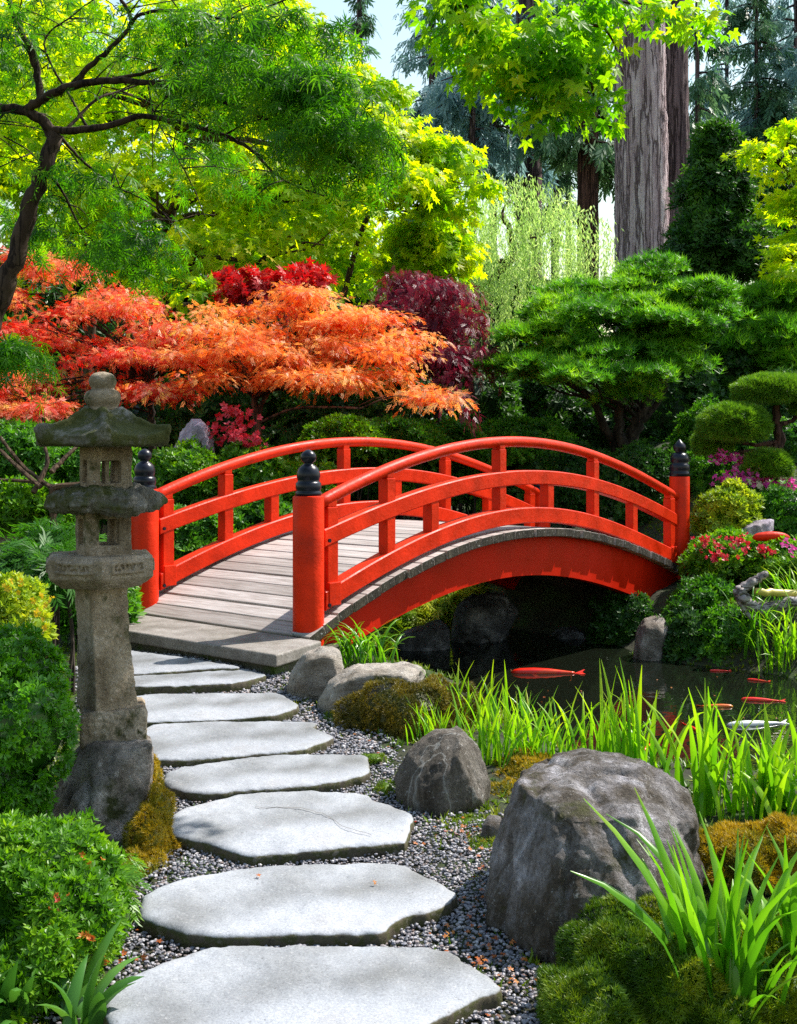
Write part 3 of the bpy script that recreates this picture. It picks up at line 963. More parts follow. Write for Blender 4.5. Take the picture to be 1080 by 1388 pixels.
def T_tuft(n=8, w=.05, seed=0, cone=60):
    r = np.random.default_rng(seed)
    v, f = [], []
    for i in range(n):
        az = 2 * math.pi * (i + r.uniform(0, .6)) / n
        el = math.radians(90 - cone * r.uniform(.3, 1))
        d = np.array([math.cos(el) * math.cos(az), math.cos(el) * math.sin(az), math.sin(el)])
        s = np.array([-math.sin(az), math.cos(az), 0]) * w
        L = r.uniform(.75, 1)
        b = len(v)
        v += [tuple(-s), tuple(s), tuple(d * L)]
        f.append([b, b + 1, b + 2])
    return np.array(v), np.array(f)


def T_whorl(n=5, w=.2, tilt=35, seed=0, fold=.05):
    """rosette of n leaves round the local z axis"""
    v, f = [], []
    r = np.random.default_rng(seed)
    for i in range(n):
        a = 2 * math.pi * i / n + r.uniform(-.25, .25)
        el = math.radians(tilt + r.uniform(-15, 15))
        L = r.uniform(.75, 1)
        d = np.array([math.cos(a) * math.cos(el), math.sin(a) * math.cos(el), math.sin(el)])
        s = np.array([-math.sin(a), math.cos(a), 0])
        b = len(v)
        v += [tuple(d * .05), tuple(d * L * .5 + s * w * L), tuple(d * L + UP * -.08), tuple(d * L * .5 - s * w * L)]
        f.append([b, b + 1, b + 2, b + 3])
    return np.array(v), np.array(f)


def T_spray(n=6, w=.06, droop=.5, seed=0):
    """drooping frond of narrow leaflets (weeping conifers, ferns, lace-leaf maples)"""
    r = np.random.default_rng(seed)
    v, f = [], []
    for i in range(n):
        s_ = -1 if i % 2 else 1
        x0 = .12 + .7 * i / n
        a = s_ * math.radians(r.uniform(18, 42))
        L = .5 * (1 - .35 * i / n) * r.uniform(.8, 1.15)
        d = np.array([math.cos(a), math.sin(a), -.35 * droop])
        p = np.array([x0, 0, -droop * x0 * x0 * .6])
        q = np.array([-math.sin(a), math.cos(a), 0]) * w
        b = len(v)
        v += [tuple(p), tuple(p + d * L * .5 + q), tuple(p + d * L), tuple(p + d * L * .5 - q)]
        f.append([b, b + 1, b + 2, b + 3])
    return np.array(v), np.array(f)


def place(mb, tpl, pos, dirn, nor, scale, rnd):
    v, f = tpl
    n = len(pos)
    if n == 0: return
    d = nrm(dirn)
    y = nrm(np.cross(nor, d)); z = np.cross(d, y)
    s = np.asarray(scale, float).reshape(n, 1, 1)
    V = pos[:, None, :] + s * (v[None, :, 0:1] * d[:, None, :] + v[None, :, 1:2] * y[:, None, :] + v[None, :, 2:3] * z[:, None, :])
    k = len(v)
    Fc = (f[None, :, :] + (np.arange(n) * k)[:, None, None]).reshape(-1, f.shape[1])
    mb.add(V.reshape(-1, 3), Fc, np.repeat(rnd, k))


def pad(x, y, d, rx, ry, rd=None):
    c = P(x, y, d)
    s = d / F
    return (c, np.array([rx * s, (rd if rd is not None else rx * s * .8), ry * s]))


WOB = .17


def on_pads(rng, pads, n, low=-.35, shell=.25):
    """n points (with outward normals) spread over the pads by their size"""
    wts = np.array([r[0] * r[2] + r[0] * r[1] for c, r in pads]); wts = wts / wts.sum()
    cnt = rng.multinomial(n, wts)
    ps, ns, ids = [], [], []
    for i, ((c, r), k) in enumerate(zip(pads, cnt)):
        u = nrm(rng.standard_normal((int(k * 2.2) + 8, 3)))
        u = u[u[:, 2] > low][:k]
        # lumpy outline: radius wobbles with direction
        ph = rng.uniform(0, 6.28, 6)
        wob = 1 + WOB * np.sin(3 * u[:, 0] * 2 + ph[0]) * np.sin(4 * u[:, 2] + ph[1]) + WOB * .8 * np.sin(7 * u[:, 1] + ph[2]) * np.sin(6 * u[:, 0] + ph[3])
        rr = (1 - shell * rng.random(len(u)) ** 1.5) * wob
        ps.append(c + u * r * rr[:, None]); ns.append(nrm(u / r)); ids.append(np.full(len(u), i))
    return np.concatenate(ps), np.concatenate(ns), np.concatenate(ids)


def leaves(mb, rng, tpl, cen, nor, m, R, L, droop=.3, jit=.35, flat=.4, down=0.0, srnd=None, thick=.12, keep=None):
    """m leaves in a small drooping disc round each centre"""
    n = len(cen)
    up = nrm(nor * (1 - flat) + UP * flat + rng.normal(0, .18, (n, 3)))
    a = nrm(np.cross(up, nrm(rng.standard_normal((n, 3))))); b = np.cross(up, a)
    if srnd is None: srnd = rng.random(n)
    th = rng.uniform(0, 2 * np.pi, (n, m)); rho = np.sqrt(rng.random((n, m)))
    Rn = R * rng.uniform(.6, 1.25, (n, 1))
    rad = np.cos(th)[..., None] * a[:, None, :] + np.sin(th)[..., None] * b[:, None, :]
    pos = cen[:, None, :] + rad * (rho * Rn)[..., None] + up[:, None, :] * (rng.normal(0, thick, (n, m)) * Rn)[..., None]
    pos[..., 2] -= droop * (rho ** 2) * Rn
    d = rad + rng.normal(0, jit, (n, m, 3)); d[..., 2] -= droop * rho + down
    ln = up[:, None, :] + rng.normal(0, jit, (n, m, 3))
    sc = L * rng.uniform(.65, 1.2, (n, m))
    rr = np.clip(.55 * srnd[:, None] + .45 * rng.random((n, m)), 0, 1)
    pos, d, ln, sc, rr = pos.reshape(-1, 3), d.reshape(-1, 3), ln.reshape(-1, 3), sc.ravel(), rr.ravel()
    if keep is not None:
        k = keep(pos); pos, d, ln, sc, rr = pos[k], d[k], ln[k], sc[k], rr[k]
    place(mb, tpl, pos, d, ln, sc, rr)


def limb(mb, pts, r0, r1, rng, k=8, n=None, wob=.06):
    n = n or max(6, len(pts) * 4)
    c = spline(pts, n)
    j = rng.normal(0, r0 * .12, (n, 3)); j[0] = j[-1] = 0
    mb.tube(c + j, np.linspace(r0, r1, n), k, wob, rng)
    return c


def twigs(mb, rng, start, ends, r0, r1, sag=.1):
    """limbs fanning from one point to several ends, bowed a little"""
    for e in ends:
        a, b = np.asarray(start), np.asarray(e)
        L = np.linalg.norm(b - a)
        m1 = a * .66 + b * .34 + rng.normal(0, .07 * L, 3) + UP * sag * L
        m2 = a * .33 + b * .67 + rng.normal(0, .07 * L, 3) + UP * sag * L * .8
        limb(mb, [a, m1, m2, b], r0 * rng.uniform(.8, 1.1), r1, rng, 6, 9)


# leaf materials ---------------------------------------------------------------
BARK_DK = bark_mat('bark_dark', [(.012, .009, .007), (.035, .026, .02), (.07, .055, .042)], 4, (3, 3, .8), .6, .01)
BARK_MAPLE = bark_mat('bark_maple', [(.05, .03, .018), (.09, .055, .033), (.14, .095, .06)], 5, (3, 3, .6), .5, .008)
BARK_DARKMAPLE = bark_mat('bark_maple_dark', [(.022, .013, .009), (.045, .028, .018), (.075, .05, .034)], 5, (3, 3, .6), .5, .008)
BARK_RED = bark_mat('bark_conifer_red', [(.04, .02, .015), (.12, .06, .045), (.2, .11, .085)], 1.2, (5, 5, .5), .9, .05)
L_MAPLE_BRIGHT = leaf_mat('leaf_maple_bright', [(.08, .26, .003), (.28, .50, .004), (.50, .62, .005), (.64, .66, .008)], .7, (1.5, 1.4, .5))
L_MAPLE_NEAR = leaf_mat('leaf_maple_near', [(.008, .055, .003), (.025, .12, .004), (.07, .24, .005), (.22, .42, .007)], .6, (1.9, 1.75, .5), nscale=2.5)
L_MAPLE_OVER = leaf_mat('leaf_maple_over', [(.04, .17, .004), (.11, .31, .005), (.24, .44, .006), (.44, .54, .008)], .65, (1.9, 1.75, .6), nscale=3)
L_ORANGE = leaf_mat('leaf_orange', [(.58, .02, .006), (.72, .08, .010), (.78, .20, .03), (.80, .34, .09), (.80, .44, .26), (.76, .50, .05)], .52, (1.3, 1.25, .9), nscale=2.2, nmix=.5)
L_PINKRED = leaf_mat('leaf_pink_red', [(.48, .006, .004), (.60, .014, .006), (.68, .05, .014), (.72, .26, .18), (.64, .40, .06), (.64, .03, .01)], .48, (1.5, 1.25, .9), nscale=2.2, nmix=.5)
L_SCARLET = leaf_mat('leaf_scarlet', [(.28, .006, .01), (.50, .008, .01), (.60, .02, .012)], .35, (1.5, 1.0, 1.0))
L_PURPLE = leaf_mat('leaf_purple', [(.045, .006, .014), (.11, .010, .028), (.19, .014, .036), (.34, .02, .03)], .4, (1.7, 1.1, 1.3), nscale=2)
L_PINE = leaf_mat('needles_pine', [(.02, .10, .008), (.06, .21, .010), (.15, .35, .012), (.32, .50, .016)], .45, (1.6, 1.7, .8), nscale=1.4)
L_TOPI = leaf_mat('needles_topiary', [(.05, .14, .010), (.11, .24, .012), (.2, .34, .016)], .35, (1.5, 1.6, .8), nscale=6)
L_HEDGE = leaf_mat('leaf_hedge', [(.015, .07, .006), (.04, .15, .008), (.08, .24, .010), (.16, .33, .014)], .4, (1.7, 1.7, .8), nscale=2)
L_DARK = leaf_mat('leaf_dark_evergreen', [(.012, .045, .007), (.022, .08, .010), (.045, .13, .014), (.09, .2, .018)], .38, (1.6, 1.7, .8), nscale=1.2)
L_SHRUB = leaf_mat('leaf_box', [(.02, .09, .004), (.05, .18, .005), (.09, .28, .007), (.17, .40, .010)], .4, (1.7, 1.7, .7), nscale=5, rough=.35, spec=.5)
L_AZAL = leaf_mat('leaf_azalea', [(.025, .09, .005), (.06, .18, .007), (.12, .28, .009), (.25, .41, .014)], .4, (1.7, 1.7, .7), nscale=5, rough=.4)
L_LIME = leaf_mat('leaf_lime', [(.10, .2, .010), (.2, .33, .014), (.34, .44, .02), (.5, .5, .025)], .4, (1.6, 1.5, .7), nscale=4)
L_WILLOW = leaf_mat('leaf_willow', [(.2, .34, .08), (.36, .52, .17), (.52, .66, .3), (.64, .72, .44)], .5, (1.6, 1.6, 1.0), nscale=.8)
L_CONIF = leaf_mat('needles_conifer', [(.03, .09, .06), (.06, .15, .08), (.12, .24, .11), (.2, .34, .15)], .4, (1.5, 1.5, 1.2), nscale=.4)
L_BLUE = leaf_mat('needles_blue', [(.10, .2, .22), (.17, .3, .32), (.26, .41, .42), (.38, .54, .52)], .5, (1.4, 1.4, 1.3), nscale=.4)
L_MOSS = leaf_mat('moss_green', [(.03, .08, .004), (.07, .15, .005), (.14, .22, .006), (.24, .27, .008)], .25, (1.6, 1.6, .6), nscale=5)
L_MOSSB = leaf_mat('moss_brown', [(.035, .045, .006), (.08, .075, .008), (.15, .115, .010), (.24, .19, .012)], .25, (1.6, 1.5, .6), nscale=5)
L_MOSSY = leaf_mat('moss_yellow', [(.10, .12, .006), (.22, .19, .008), (.36, .25, .010), (.45, .30, .014)], .3, (1.6, 1.5, .6), nscale=5)
L_IRIS = leaf_mat('iris_blade', [(.05, .18, .008), (.10, .30, .010), (.2, .42, .012), (.34, .50, .016), (.5, .46, .08)], .45, (1.6, 1.6, .6), nscale=3, rough=.35)
L_IRISD = leaf_mat('iris_blade_deep', [(.025, .10, .007), (.06, .2, .009), (.11, .31, .012), (.21, .42, .02), (.42, .38, .07)], .4, (1.7, 1.7, .7), nscale=3, rough=.3, spec=.5)
L_BROAD = leaf_mat('broad_leaf', [(.04, .13, .02), (.07, .2, .03), (.13, .28, .05)], .3, (1.6, 1.6, .8), nscale=6, rough=.35)
L_PINKFL = leaf_mat('flower_magenta', [(.5, .02, .22), (.65, .05, .35), (.75, .18, .5)], .3, (1.3, 1.0, 1.2), nscale=9)
L_REDFL = leaf_mat('flower_red', [(.5, .01, .02), (.62, .03, .06), (.65, .1, .14)], .3, (1.3, 1.0, 1.0), nscale=9)
L_YELFL = leaf_mat('leaf_yellow', [(.5, .33, .01), (.65, .45, .015), (.7, .5, .03)], .35, (1.2, 1.2, .6), nscale=9)
L_ORFL = leaf_mat('leaf_fallen', [(.22, .05, .012), (.4, .10, .015), (.5, .2, .03), (.35, .03, .015)], .3, (1.2, 1.1, .8), nscale=9)


def core(mb, pads, s=.8, rnd=0.0):
    """dense inner twigs of clipped shrubs: a closed lump under the leaves"""
    th = np.linspace(0, 2 * np.pi, 13)[:-1]
    for c, r in pads:
        rings = []
        for el in np.linspace(-1.35, 1.45, 9):
            k = np.cos(el)
            rings.append(np.stack([c[0] + r[0] * s * k * np.cos(th), c[1] + r[1] * s * k * np.sin(th), np.full(12, c[2] + r[2] * s * np.sin(el))], 1))
        mb.loft(rings, True, rnd=rnd)


def gz(x, y): return float(terrain(np.array([x]), np.array([y]))[0])


def shrub(label, pads, mat, tpl, n, m, R, L, seed, cat='shrub', name='shrub', group=None, droop=.2, flat=.3, low=-.3, shell=.2, cor=.78, jit=.35, down=0.0, flowers=None, thick=.15, keep=None, stems=True):
    rng = RNG(seed)
    c0 = np.mean([c for c, r in pads], axis=0)
    base = np.array([c0[0], c0[1], min(min(c[2] - r[2] for c, r in pads), gz(c0[0], c0[1]))])
    t = thing(name, label, cat, base, group)
    mb = MB()
    cen, nor, ids = on_pads(rng, pads, n, low, shell)
    leaves(mb, rng, tpl, cen, nor, m, R, L, droop, jit, flat, down, thick=thick, keep=keep)
    if cor: core(mb, pads, cor)
    mb.build('foliage', mat, t)
    if stems:
        mb = MB()
        for c, r in pads:
            g = np.array([c[0] * .8 + c0[0] * .2, c[1] * .8 + c0[1] * .2, gz(c[0], c[1]) - .05])
            if g[2] > c[2] - .02: g[2] = c[2] - r[2]
            for k in range(3):
                limb(mb, [g + rng.normal(0, .03, 3) * [1, 1, 0], (g + c) / 2 + rng.normal(0, .05, 3), c + r * nrm(rng.standard_normal(3)) * .5], .012 + .01 * r[0], .005, rng, 5, 6)
        mb.build('stem', BARK_DK, t)
    if flowers:
        fm, fn, fl, where = flowers
        for k, (x, y, d) in enumerate(where):
            mb = MB()
            cc = P(x, y, d)
            q = cc + rng.normal(0, fl * 1.3, (fn, 3)) * [1, .6, .55]
            place(mb, T_whorl(5, .3, 40, k), q, nrm(rng.standard_normal((fn, 3))), nrm(np.array([0, -.6, .8]) + rng.normal(0, .5, (fn, 3))), np.full(fn, fl) * rng.uniform(.7, 1.2, fn), rng.random(fn))
            mb.build('blossom', fm, t)
    return t


def tree(label, trunk, pads, mat, tpl, n, m, R, L, seed, cat='tree', name='tree', bark=BARK_DK, group=None, tr=(.1, .05), droop=.3, flat=.5, low=-.4, shell=.4, jit=.35, down=0.0, limbs=None, nlimb=3, k=10, keep=None, thick=.12, extra=None, lr=None):
    """trunk: world polyline; limbs: extra polylines with radii; every pad also gets its own limbs"""
    rng = RNG(seed)
    t = thing(name, label, cat, np.array(trunk[0]), group)
    mb = MB()
    line = limb(mb, trunk, tr[0], tr[1], rng, k, wob=.05)
    for pl, a, b in (limbs or []):
        limb(mb, pl, a, b, rng, 8)
    if nlimb:
        for c, r in pads:
            i = int(np.argmin(np.linalg.norm(line - (c - UP * r[2]), axis=1) + np.where(line[:, 2] > c[2] + r[2], 3, 0)))
            i = max(i, len(line) // 3)
            rr = (lr or tr[1] * .8)
            ends = [c + r * nrm(rng.standard_normal(3)) * [.6, .6, .3] for _ in range(nlimb)]
            hub = line[i] * .4 + (c - UP * r[2] * .3) * .6
            limb(mb, [line[i], line[i] * .6 + hub * .4 + UP * .08 * np.linalg.norm(hub - line[i]), hub], rr, rr * .6, rng, 7)
            twigs(mb, rng, hub, ends, rr * .6, rr * .15, .06)
    mb.build('trunk', bark, t, True)
    mb = MB()
    if pads:
        cen, nor, ids = on_pads(rng, pads, n, low, shell)
        leaves(mb, rng, tpl, cen, nor, m, R, L, droop, jit, flat, down, keep=keep, thick=thick)
    if extra: extra(mb, rng)
    if mb.n: mb.build('crown', mat, t)
    return t


# ================================================================== near maple (left foreground)
ST5 = T_star(5, 105, .12, .6)
ST5W = T_star(5, 100, .17, .6)
ST7 = T_star(7, 115, .055, .55, .35)
rng = RNG(11)
t = thing('maple_tree', 'leaning green maple in the left foreground with thin dark arching branches', 'tree', P(-170, 1000, 6.0) * [1, 1, 0] + [0, 0, gz(*P(-170, 1000, 6.0)[:2])])
mb = MB()
D = 6.0
bs = []
def BRN(pts, r0, r1, d0=D, d1=D, k=8):
    n_ = len(pts)
    w_ = [P(x, y, d0 + (d1 - d0) * i / max(1, n_ - 1)) for i, (x, y) in enumerate(pts)]
    c = limb(mb, w_, r0 * .72, max(r1 * .72, .0022), rng, k, n_ * 5, .05)
    bs.append(c)
    return c
g0 = ORG[t.name]
limb(mb, [g0 - UP * .1, P(-130, 850, D), P(-70, 640, D), P(-15, 450, D), P(12, 375, D), P(46, 268, D), P(75, 185, D)], .062, .04, rng, 14, 44, .03)
BRN([(76, 192), (62, 168), (35, 150), (-20, 142), (-120, 90)], .045, .03)
BRN([(35, 150), (62, 132), (92, 118), (140, 110), (200, 112), (260, 124), (345, 155), (420, 190), (500, 232)], .036, .006, 6.0, 5.5)
BRN([(72, 178), (110, 176), (150, 170), (190, 158), (240, 166), (310, 186), (350, 212), (380, 242), (440, 266)], .03, .005, 6.0, 5.6)
BRN([(56, 138), (52, 110), (45, 72), (22, 32), (5, -25)], .03, .016)
BRN([(96, 117), (120, 92), (145, 70), (178, 32), (165, 0), (150, -40)], .024, .01, 6.0, 5.8)
BRN([(178, 32), (195, 18), (260, 14), (300, 26), (350, 14), (420, -14)], .014, .005, 5.9, 5.4)
BRN([(140, 110), (200, 98), (240, 84), (296, 70), (340, 66)], .015, .004, 6.0, 5.6)
BRN([(80, 184), (110, 216), (150, 250), (190, 268), (240, 300)], .014, .003, 6, 6.3)
BRN([(66, 236), (86, 262), (112, 312), (150, 345), (190, 362)], .012, .003, 6, 6.2)
BRN([(88, 178), (130, 136), (168, 122), (230, 100)], .014, .004, 6, 6.4)
BRN([(45, 90), (30, 60), (-30, 40)], .012, .005)
BRN([(10, 148), (-10, 170), (-40, 190)], .012, .005)
BRN([(5, 185), (40, 205), (55, 225)], .006, .003)
BRN([(120, 176), (100, 140), (60, 60), (100, 20), (140, -10)], .012, .004, 6.1, 6.3)
BRN([(200, 112), (212, 160), (255, 240)], .007, .003, 5.9, 5.8)
BRN([(300, 186), (340, 165), (390, 160)], .008, .003, 5.8, 5.6)
BRN([(240, 85), (255, 60), (300, 20)], .007, .003, 5.8, 5.9)
BRN([(220, 165), (225, 130), (290, 40)], .006, .003, 5.9, 6.0)
twig_pts = np.concatenate([b[len(b) // 3:] for b in bs])
for _ in range(130):
    a = twig_pts[rng.integers(len(twig_pts))]
    e = a + np.array([rng.normal(.08, .16), rng.normal(0, .2), rng.normal(-.02, .11)])
    limb(mb, [a, (a + e) / 2 + UP * .02, e], .004, .0018, rng, 5, 5)
    bs.append(np.array([a, e]))
mb.build('trunk', BARK_DARKMAPLE, t, True)
mb = MB()
pads_near = [pad(330, 110, 5.5, 100, 30, .45), pad(420, 130, 5.4, 95, 34, .4), pad(460, 190, 5.3, 85, 40, .4), pad(380, 40, 5.5, 110, 30, .4), pad(250, 50, 5.8, 90, 26, .4),
             pad(120, 250, 6.2, 70, 40, .4), pad(170, 330, 6.2, 90, 45, .4), pad(60, 320, 6.4, 60, 40, .4), pad(90, 30, 6.1, 120, 30, .4), pad(10, 90, 6.1, 60, 50, .4),
             pad(15, 475, 5.6, 38, 16, .2), pad(250, 215, 6.2, 110, 26, .35), pad(-30, 250, 6.4, 60, 60, .4)]
nn = [44, 62, 80, 36, 22, 20, 34, 10, 16, 10, 34, 12, 8]
for (pd_, n_) in zip(pads_near, nn):
    cen, nor, ids = on_pads(rng, [pd_], n_, -.6, .7)
    leaves(mb, rng, ST7, cen, nor, 13, .15, .075, .6, .3, .55, .5)
cen = np.concatenate([b[len(b) // 2:] for b in bs])
cen = cen[rng.random(len(cen)) < .16]
leaves(mb, rng, ST7, cen, np.tile(UP, (len(cen), 1)), 6, .13, .07, .5, .3, .6, .4)
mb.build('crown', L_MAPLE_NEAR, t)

# overhanging limb of a second maple, rooted left of the frame
rng = RNG(12)
g0 = np.array([-3.4, 4.2, gz(-3.4, 4.2)])
t = thing('maple_tree', 'bright green maple bough with five-pointed leaves hanging into the top centre', 'tree', g0)
mb = MB(); bs = []
tr_ = limb(mb, [g0 - UP * .1, g0 + [.1, 0, 1.2], g0 + [.35, .1, 2.4], g0 + [.9, .2, 3.3]], .13, .09, rng, 12)
c = limb(mb, [tr_[-1], np.array([-1.4, 4.6, 4.0]), P(480, -190, 4.8), P(590, -50, 4.9), P(640, 25, 4.95), P(700, 62, 5.0), P(770, 75, 5.05), P(830, 130, 5.1)], .08, .006, rng, 10, 46)
bs.append(c[24:])
for pl in ([(600, -40), (680, -20), (770, -10), (860, 5), (960, 15)], [(640, 25), (660, 70), (720, 130), (750, 165)], [(700, 62), (760, 40), (820, 40), (845, 100)], [(590, -50), (600, 0), (580, 40)], [(620, 0), (650, 60), (640, 100)], [(770, 75), (800, 110), (805, 150)]):
    bs.append(limb(mb, [P(x, y, 4.95 + .1 * i) for i, (x, y) in enumerate(pl)], .012, .003, rng, 6))
mb.build('trunk', BARK_MAPLE, t, True)
mb = MB()
pads_o = [(pad(640, 30, 5.0, 65, 45, .35), 46), (pad(720, 60, 5.0, 75, 55, .35), 62), (pad(770, 95, 5.1, 55, 50, .35), 44), (pad(745, 135, 5.1, 38, 28, .2), 20), (pad(660, 85, 5.0, 45, 25, .25), 16), (pad(800, 20, 5.1, 60, 30, .3), 26),
          (pad(905, 10, 5.2, 50, 16, .2), 10), (pad(960, 25, 5.2, 22, 14, .15), 5), (pad(820, 135, 5.1, 14, 18, .1), 4), (pad(600, -15, 4.9, 40, 25, .3), 14)]
for pd_, n_ in pads_o:
    cen, nor, ids = on_pads(rng, [pd_], n_, -.9, .8)
    leaves(mb, rng, ST5W, cen, nor, 8, .12, .06, .5, .4, .6, .5)
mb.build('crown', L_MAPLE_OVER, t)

# ================================================================== middle distance: the maples behind the bridge
def wp(x, y, d): return P(x, y, d)
def grd(x, y, d):
    p = P(x, y, d); p[2] = gz(p[0], p[1]) - .05
    return p

def layer_pads(poly, d0, n, seed, rx=(26, 62), ry=(8, 15)):
    """small flat leaf layers scattered through a crown whose outline is poly"""
    r = np.random.default_rng(seed); pl = np.array(poly, float); lo, hi = pl.min(0), pl.max(0); out = []
    while len(out) < n:
        q = r.uniform(lo, hi)
        if poly_sd(q[:1], q[1:], pl)[0] > -7: continue
        if out and min(abs(q[0] - o[0]) / 40 + abs(q[1] - o[1]) / 14 for o in out) < .55: continue
        out.append((q[0], q[1]))
    m_ = (lo[1] + hi[1]) / 2
    return [pad(x, y, d0 + (m_ - y) / 100 * .7 + r.normal(0, .3), r.uniform(*rx), r.uniform(*ry), r.uniform(.3, .6)) for x, y in out]


# bright yellow-green maple behind everything on the left
d = 17.5
pads_m = [pad(60, 200, d, 130, 75), pad(200, 110, d, 140, 60), pad(330, 150, d, 130, 60), pad(440, 130, d - .5, 90, 70), pad(230, 250, d - 1, 150, 55), pad(380, 265, d - 1, 120, 60), pad(100, 310, d - .5, 110, 40),
          pad(300, 335, d - 1.5, 110, 42), pad(450, 330, d - 1.5, 75, 60), pad(480, 240, d - 1, 70, 60), pad(30, 60, d, 100, 60), pad(300, 40, d + .5, 140, 50), pad(430, 400, d - 2, 60, 28), pad(250, 395, d - 2.5, 65, 30), pad(500, 180, d - 1, 55, 45)]
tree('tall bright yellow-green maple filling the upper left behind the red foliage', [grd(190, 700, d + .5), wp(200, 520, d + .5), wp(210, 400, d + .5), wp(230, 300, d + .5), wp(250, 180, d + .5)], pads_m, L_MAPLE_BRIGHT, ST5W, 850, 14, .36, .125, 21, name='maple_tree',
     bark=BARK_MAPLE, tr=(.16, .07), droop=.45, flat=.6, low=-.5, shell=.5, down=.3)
for k, (pl, x, lab) in enumerate([
    ([(-60, -40), (150, -40), (300, 40), (310, 200), (280, 360), (150, 400), (-60, 400)], 120, 'sunlit lime-green tree far back at the upper left edge'),
    ([(250, -30), (400, -20), (455, 60), (480, 180), (505, 300), (480, 420), (330, 410), (250, 250)], 380, 'sunlit lime-green tree far back between the left maple and the sky gap')]):
    tree(lab, [grd(x, 640, 23), wp(x, 500, 23), wp(x + 8, 350, 23), wp(x, 180, 23)], layer_pads(pl, 23, 44, 30 + k, (36, 80), (16, 34)), L_MAPLE_BRIGHT, ST5W, 760, 13, .42, .19, 140 + k, name='broadleaf_tree', bark=BARK_MAPLE, tr=(.15, .06), droop=.4, flat=.5, low=-.6, shell=.7, nlimb=1, lr=.03)
# lobe reaching right in front of the sky
d = 17.5
tree('slender lime-leaved maple whose drooping bough reaches right beneath the sky gap', [grd(420, 720, d + 1), wp(440, 560, d + 1), wp(470, 380, d + .8), wp(510, 270, d + .5), wp(560, 225, d)],
     layer_pads([(450, 90), (520, 95), (570, 160), (630, 195), (668, 255), (640, 290), (590, 300), (520, 260), (470, 200)], d, 30, 9, (18, 36), (6, 12)), L_MAPLE_BRIGHT, ST5W, 420, 13, .25, .125, 22, name='maple_tree', bark=BARK_MAPLE, tr=(.07, .03), droop=.5, flat=.6, low=-.5, shell=.6, down=.35)

# laceleaf maples, orange and pink-red
LACE = T_spray(7, .05, .3, 3)
d = 12.6
pads_or = [pad(395, 405, d + .6, 95, 22, .7), pad(330, 440, d, 80, 26, .7), pad(440, 440, d, 90, 26, .7), pad(500, 450, d, 65, 26, .6), pad(390, 475, d - .7, 95, 26, .6), pad(300, 480, d - .5, 60, 22, .6), pad(470, 490, d - .6, 85, 24, .6), pad(540, 500, d - .3, 60, 20, .5),
           pad(580, 535, d - .3, 44, 18, .4), pad(440, 515, d - 1, 38, 22, .4), pad(255, 490, d - .4, 40, 22, .5), pad(520, 530, d - .8, 40, 14, .4), pad(350, 500, d - .9, 40, 14, .4)]
tb = grd(352, 640, d)


pads_or = layer_pads([(225, 480), (255, 440), (310, 408), (400, 385), (470, 402), (540, 438), (590, 490), (632, 560), (590, 565), (545, 530), (500, 522), (430, 545), (345, 512), (250, 525)], d, 44, 5, (28, 60), (6, 11))
tree('low spreading orange laceleaf maple with thin red-brown stems behind the left handrail', [tb, wp(350, 590, d), wp(346, 560, d), wp(345, 540, d)], pads_or, L_ORANGE, LACE, 1150, 13, .18, .11, 23, name='laceleaf_maple', bark=BARK_RED,
     tr=(.045, .035), droop=.3, flat=.8, low=-.4, shell=.7, down=.14, jit=.38, thick=.1, nlimb=1, lr=.016,
     limbs=[([wp(345, 545, d), wp(330, 510, d), wp(305, 480, d), wp(300, 450, d)], .03, .012), ([wp(346, 560, d), wp(365, 530, d), wp(372, 505, d), wp(395, 490, d)], .028, .012), ([wp(350, 575, d), wp(356, 545, d), wp(366, 520, d), wp(368, 500, d)], .025, .01)])
d = 13.2
pads_pk = [pad(40, 385, d, 60, 32, .7), pad(120, 385, d + .3, 70, 24, .7), pad(60, 430, d, 80, 30, .7), pad(170, 420, d, 85, 26, .7), pad(240, 440, d, 65, 24, .6), pad(60, 470, d - .5, 75, 28, .6), pad(140, 465, d - .5, 70, 24, .6), pad(210, 485, d - .5, 60, 24, .6), pad(20, 520, d - .6, 60, 26, .6),
           pad(110, 510, d - .7, 60, 22, .6), pad(190, 520, d - .6, 50, 20, .5), pad(20, 430, d, 50, 40, .7), pad(60, 550, d - .6, 50, 16, .4), pad(225, 545, d - .5, 40, 16, .4), pad(10, 360, d + .5, 40, 22, .6)]
pads_pk = layer_pads([(-50, 345), (60, 338), (140, 365), (210, 395), (280, 425), (300, 480), (240, 545), (180, 560), (100, 540), (40, 575), (-50, 565)], d, 46, 6, (28, 60), (6, 11))
tree('rose-pink and crimson laceleaf maple behind the stone lantern', [grd(205, 660, d), wp(206, 600, d), wp(205, 560, d), wp(200, 520, d)], pads_pk, L_PINKRED, LACE, 1150, 13, .18, .115, 24, name='laceleaf_maple', bark=BARK_DK, tr=(.05, .035), droop=.3, flat=.8, low=-.4, shell=.7, down=.14, jit=.38, thick=.1, nlimb=1, lr=.016)
d = 15.5
tree('small scarlet maple rising between the orange foliage and the green canopy', [grd(415, 640, d), wp(416, 520, d), wp(412, 450, d), wp(405, 410, d)],
     layer_pads([(280, 398), (298, 368), (340, 356), (380, 372), (402, 356), (446, 358), (462, 388), (430, 412), (380, 410), (300, 410)], d - .6, 17, 14, (9, 22), (3, 7)), L_SCARLET, ST5W, 200, 12, .14, .1, 25, name='maple_tree', tr=(.045, .02), droop=.3, flat=.4, shell=.6, lr=.014)
pads_pu = layer_pads([(505, 388), (560, 366), (612, 385), (645, 430), (700, 458), (690, 482), (640, 505), (600, 535), (555, 480), (525, 430)], 14.5, 22, 8, (22, 46), (8, 14)) + [pad(615, 552, 12.9, 22, 22, .3), pad(385, 405, 14.2, 60, 8, .4)]
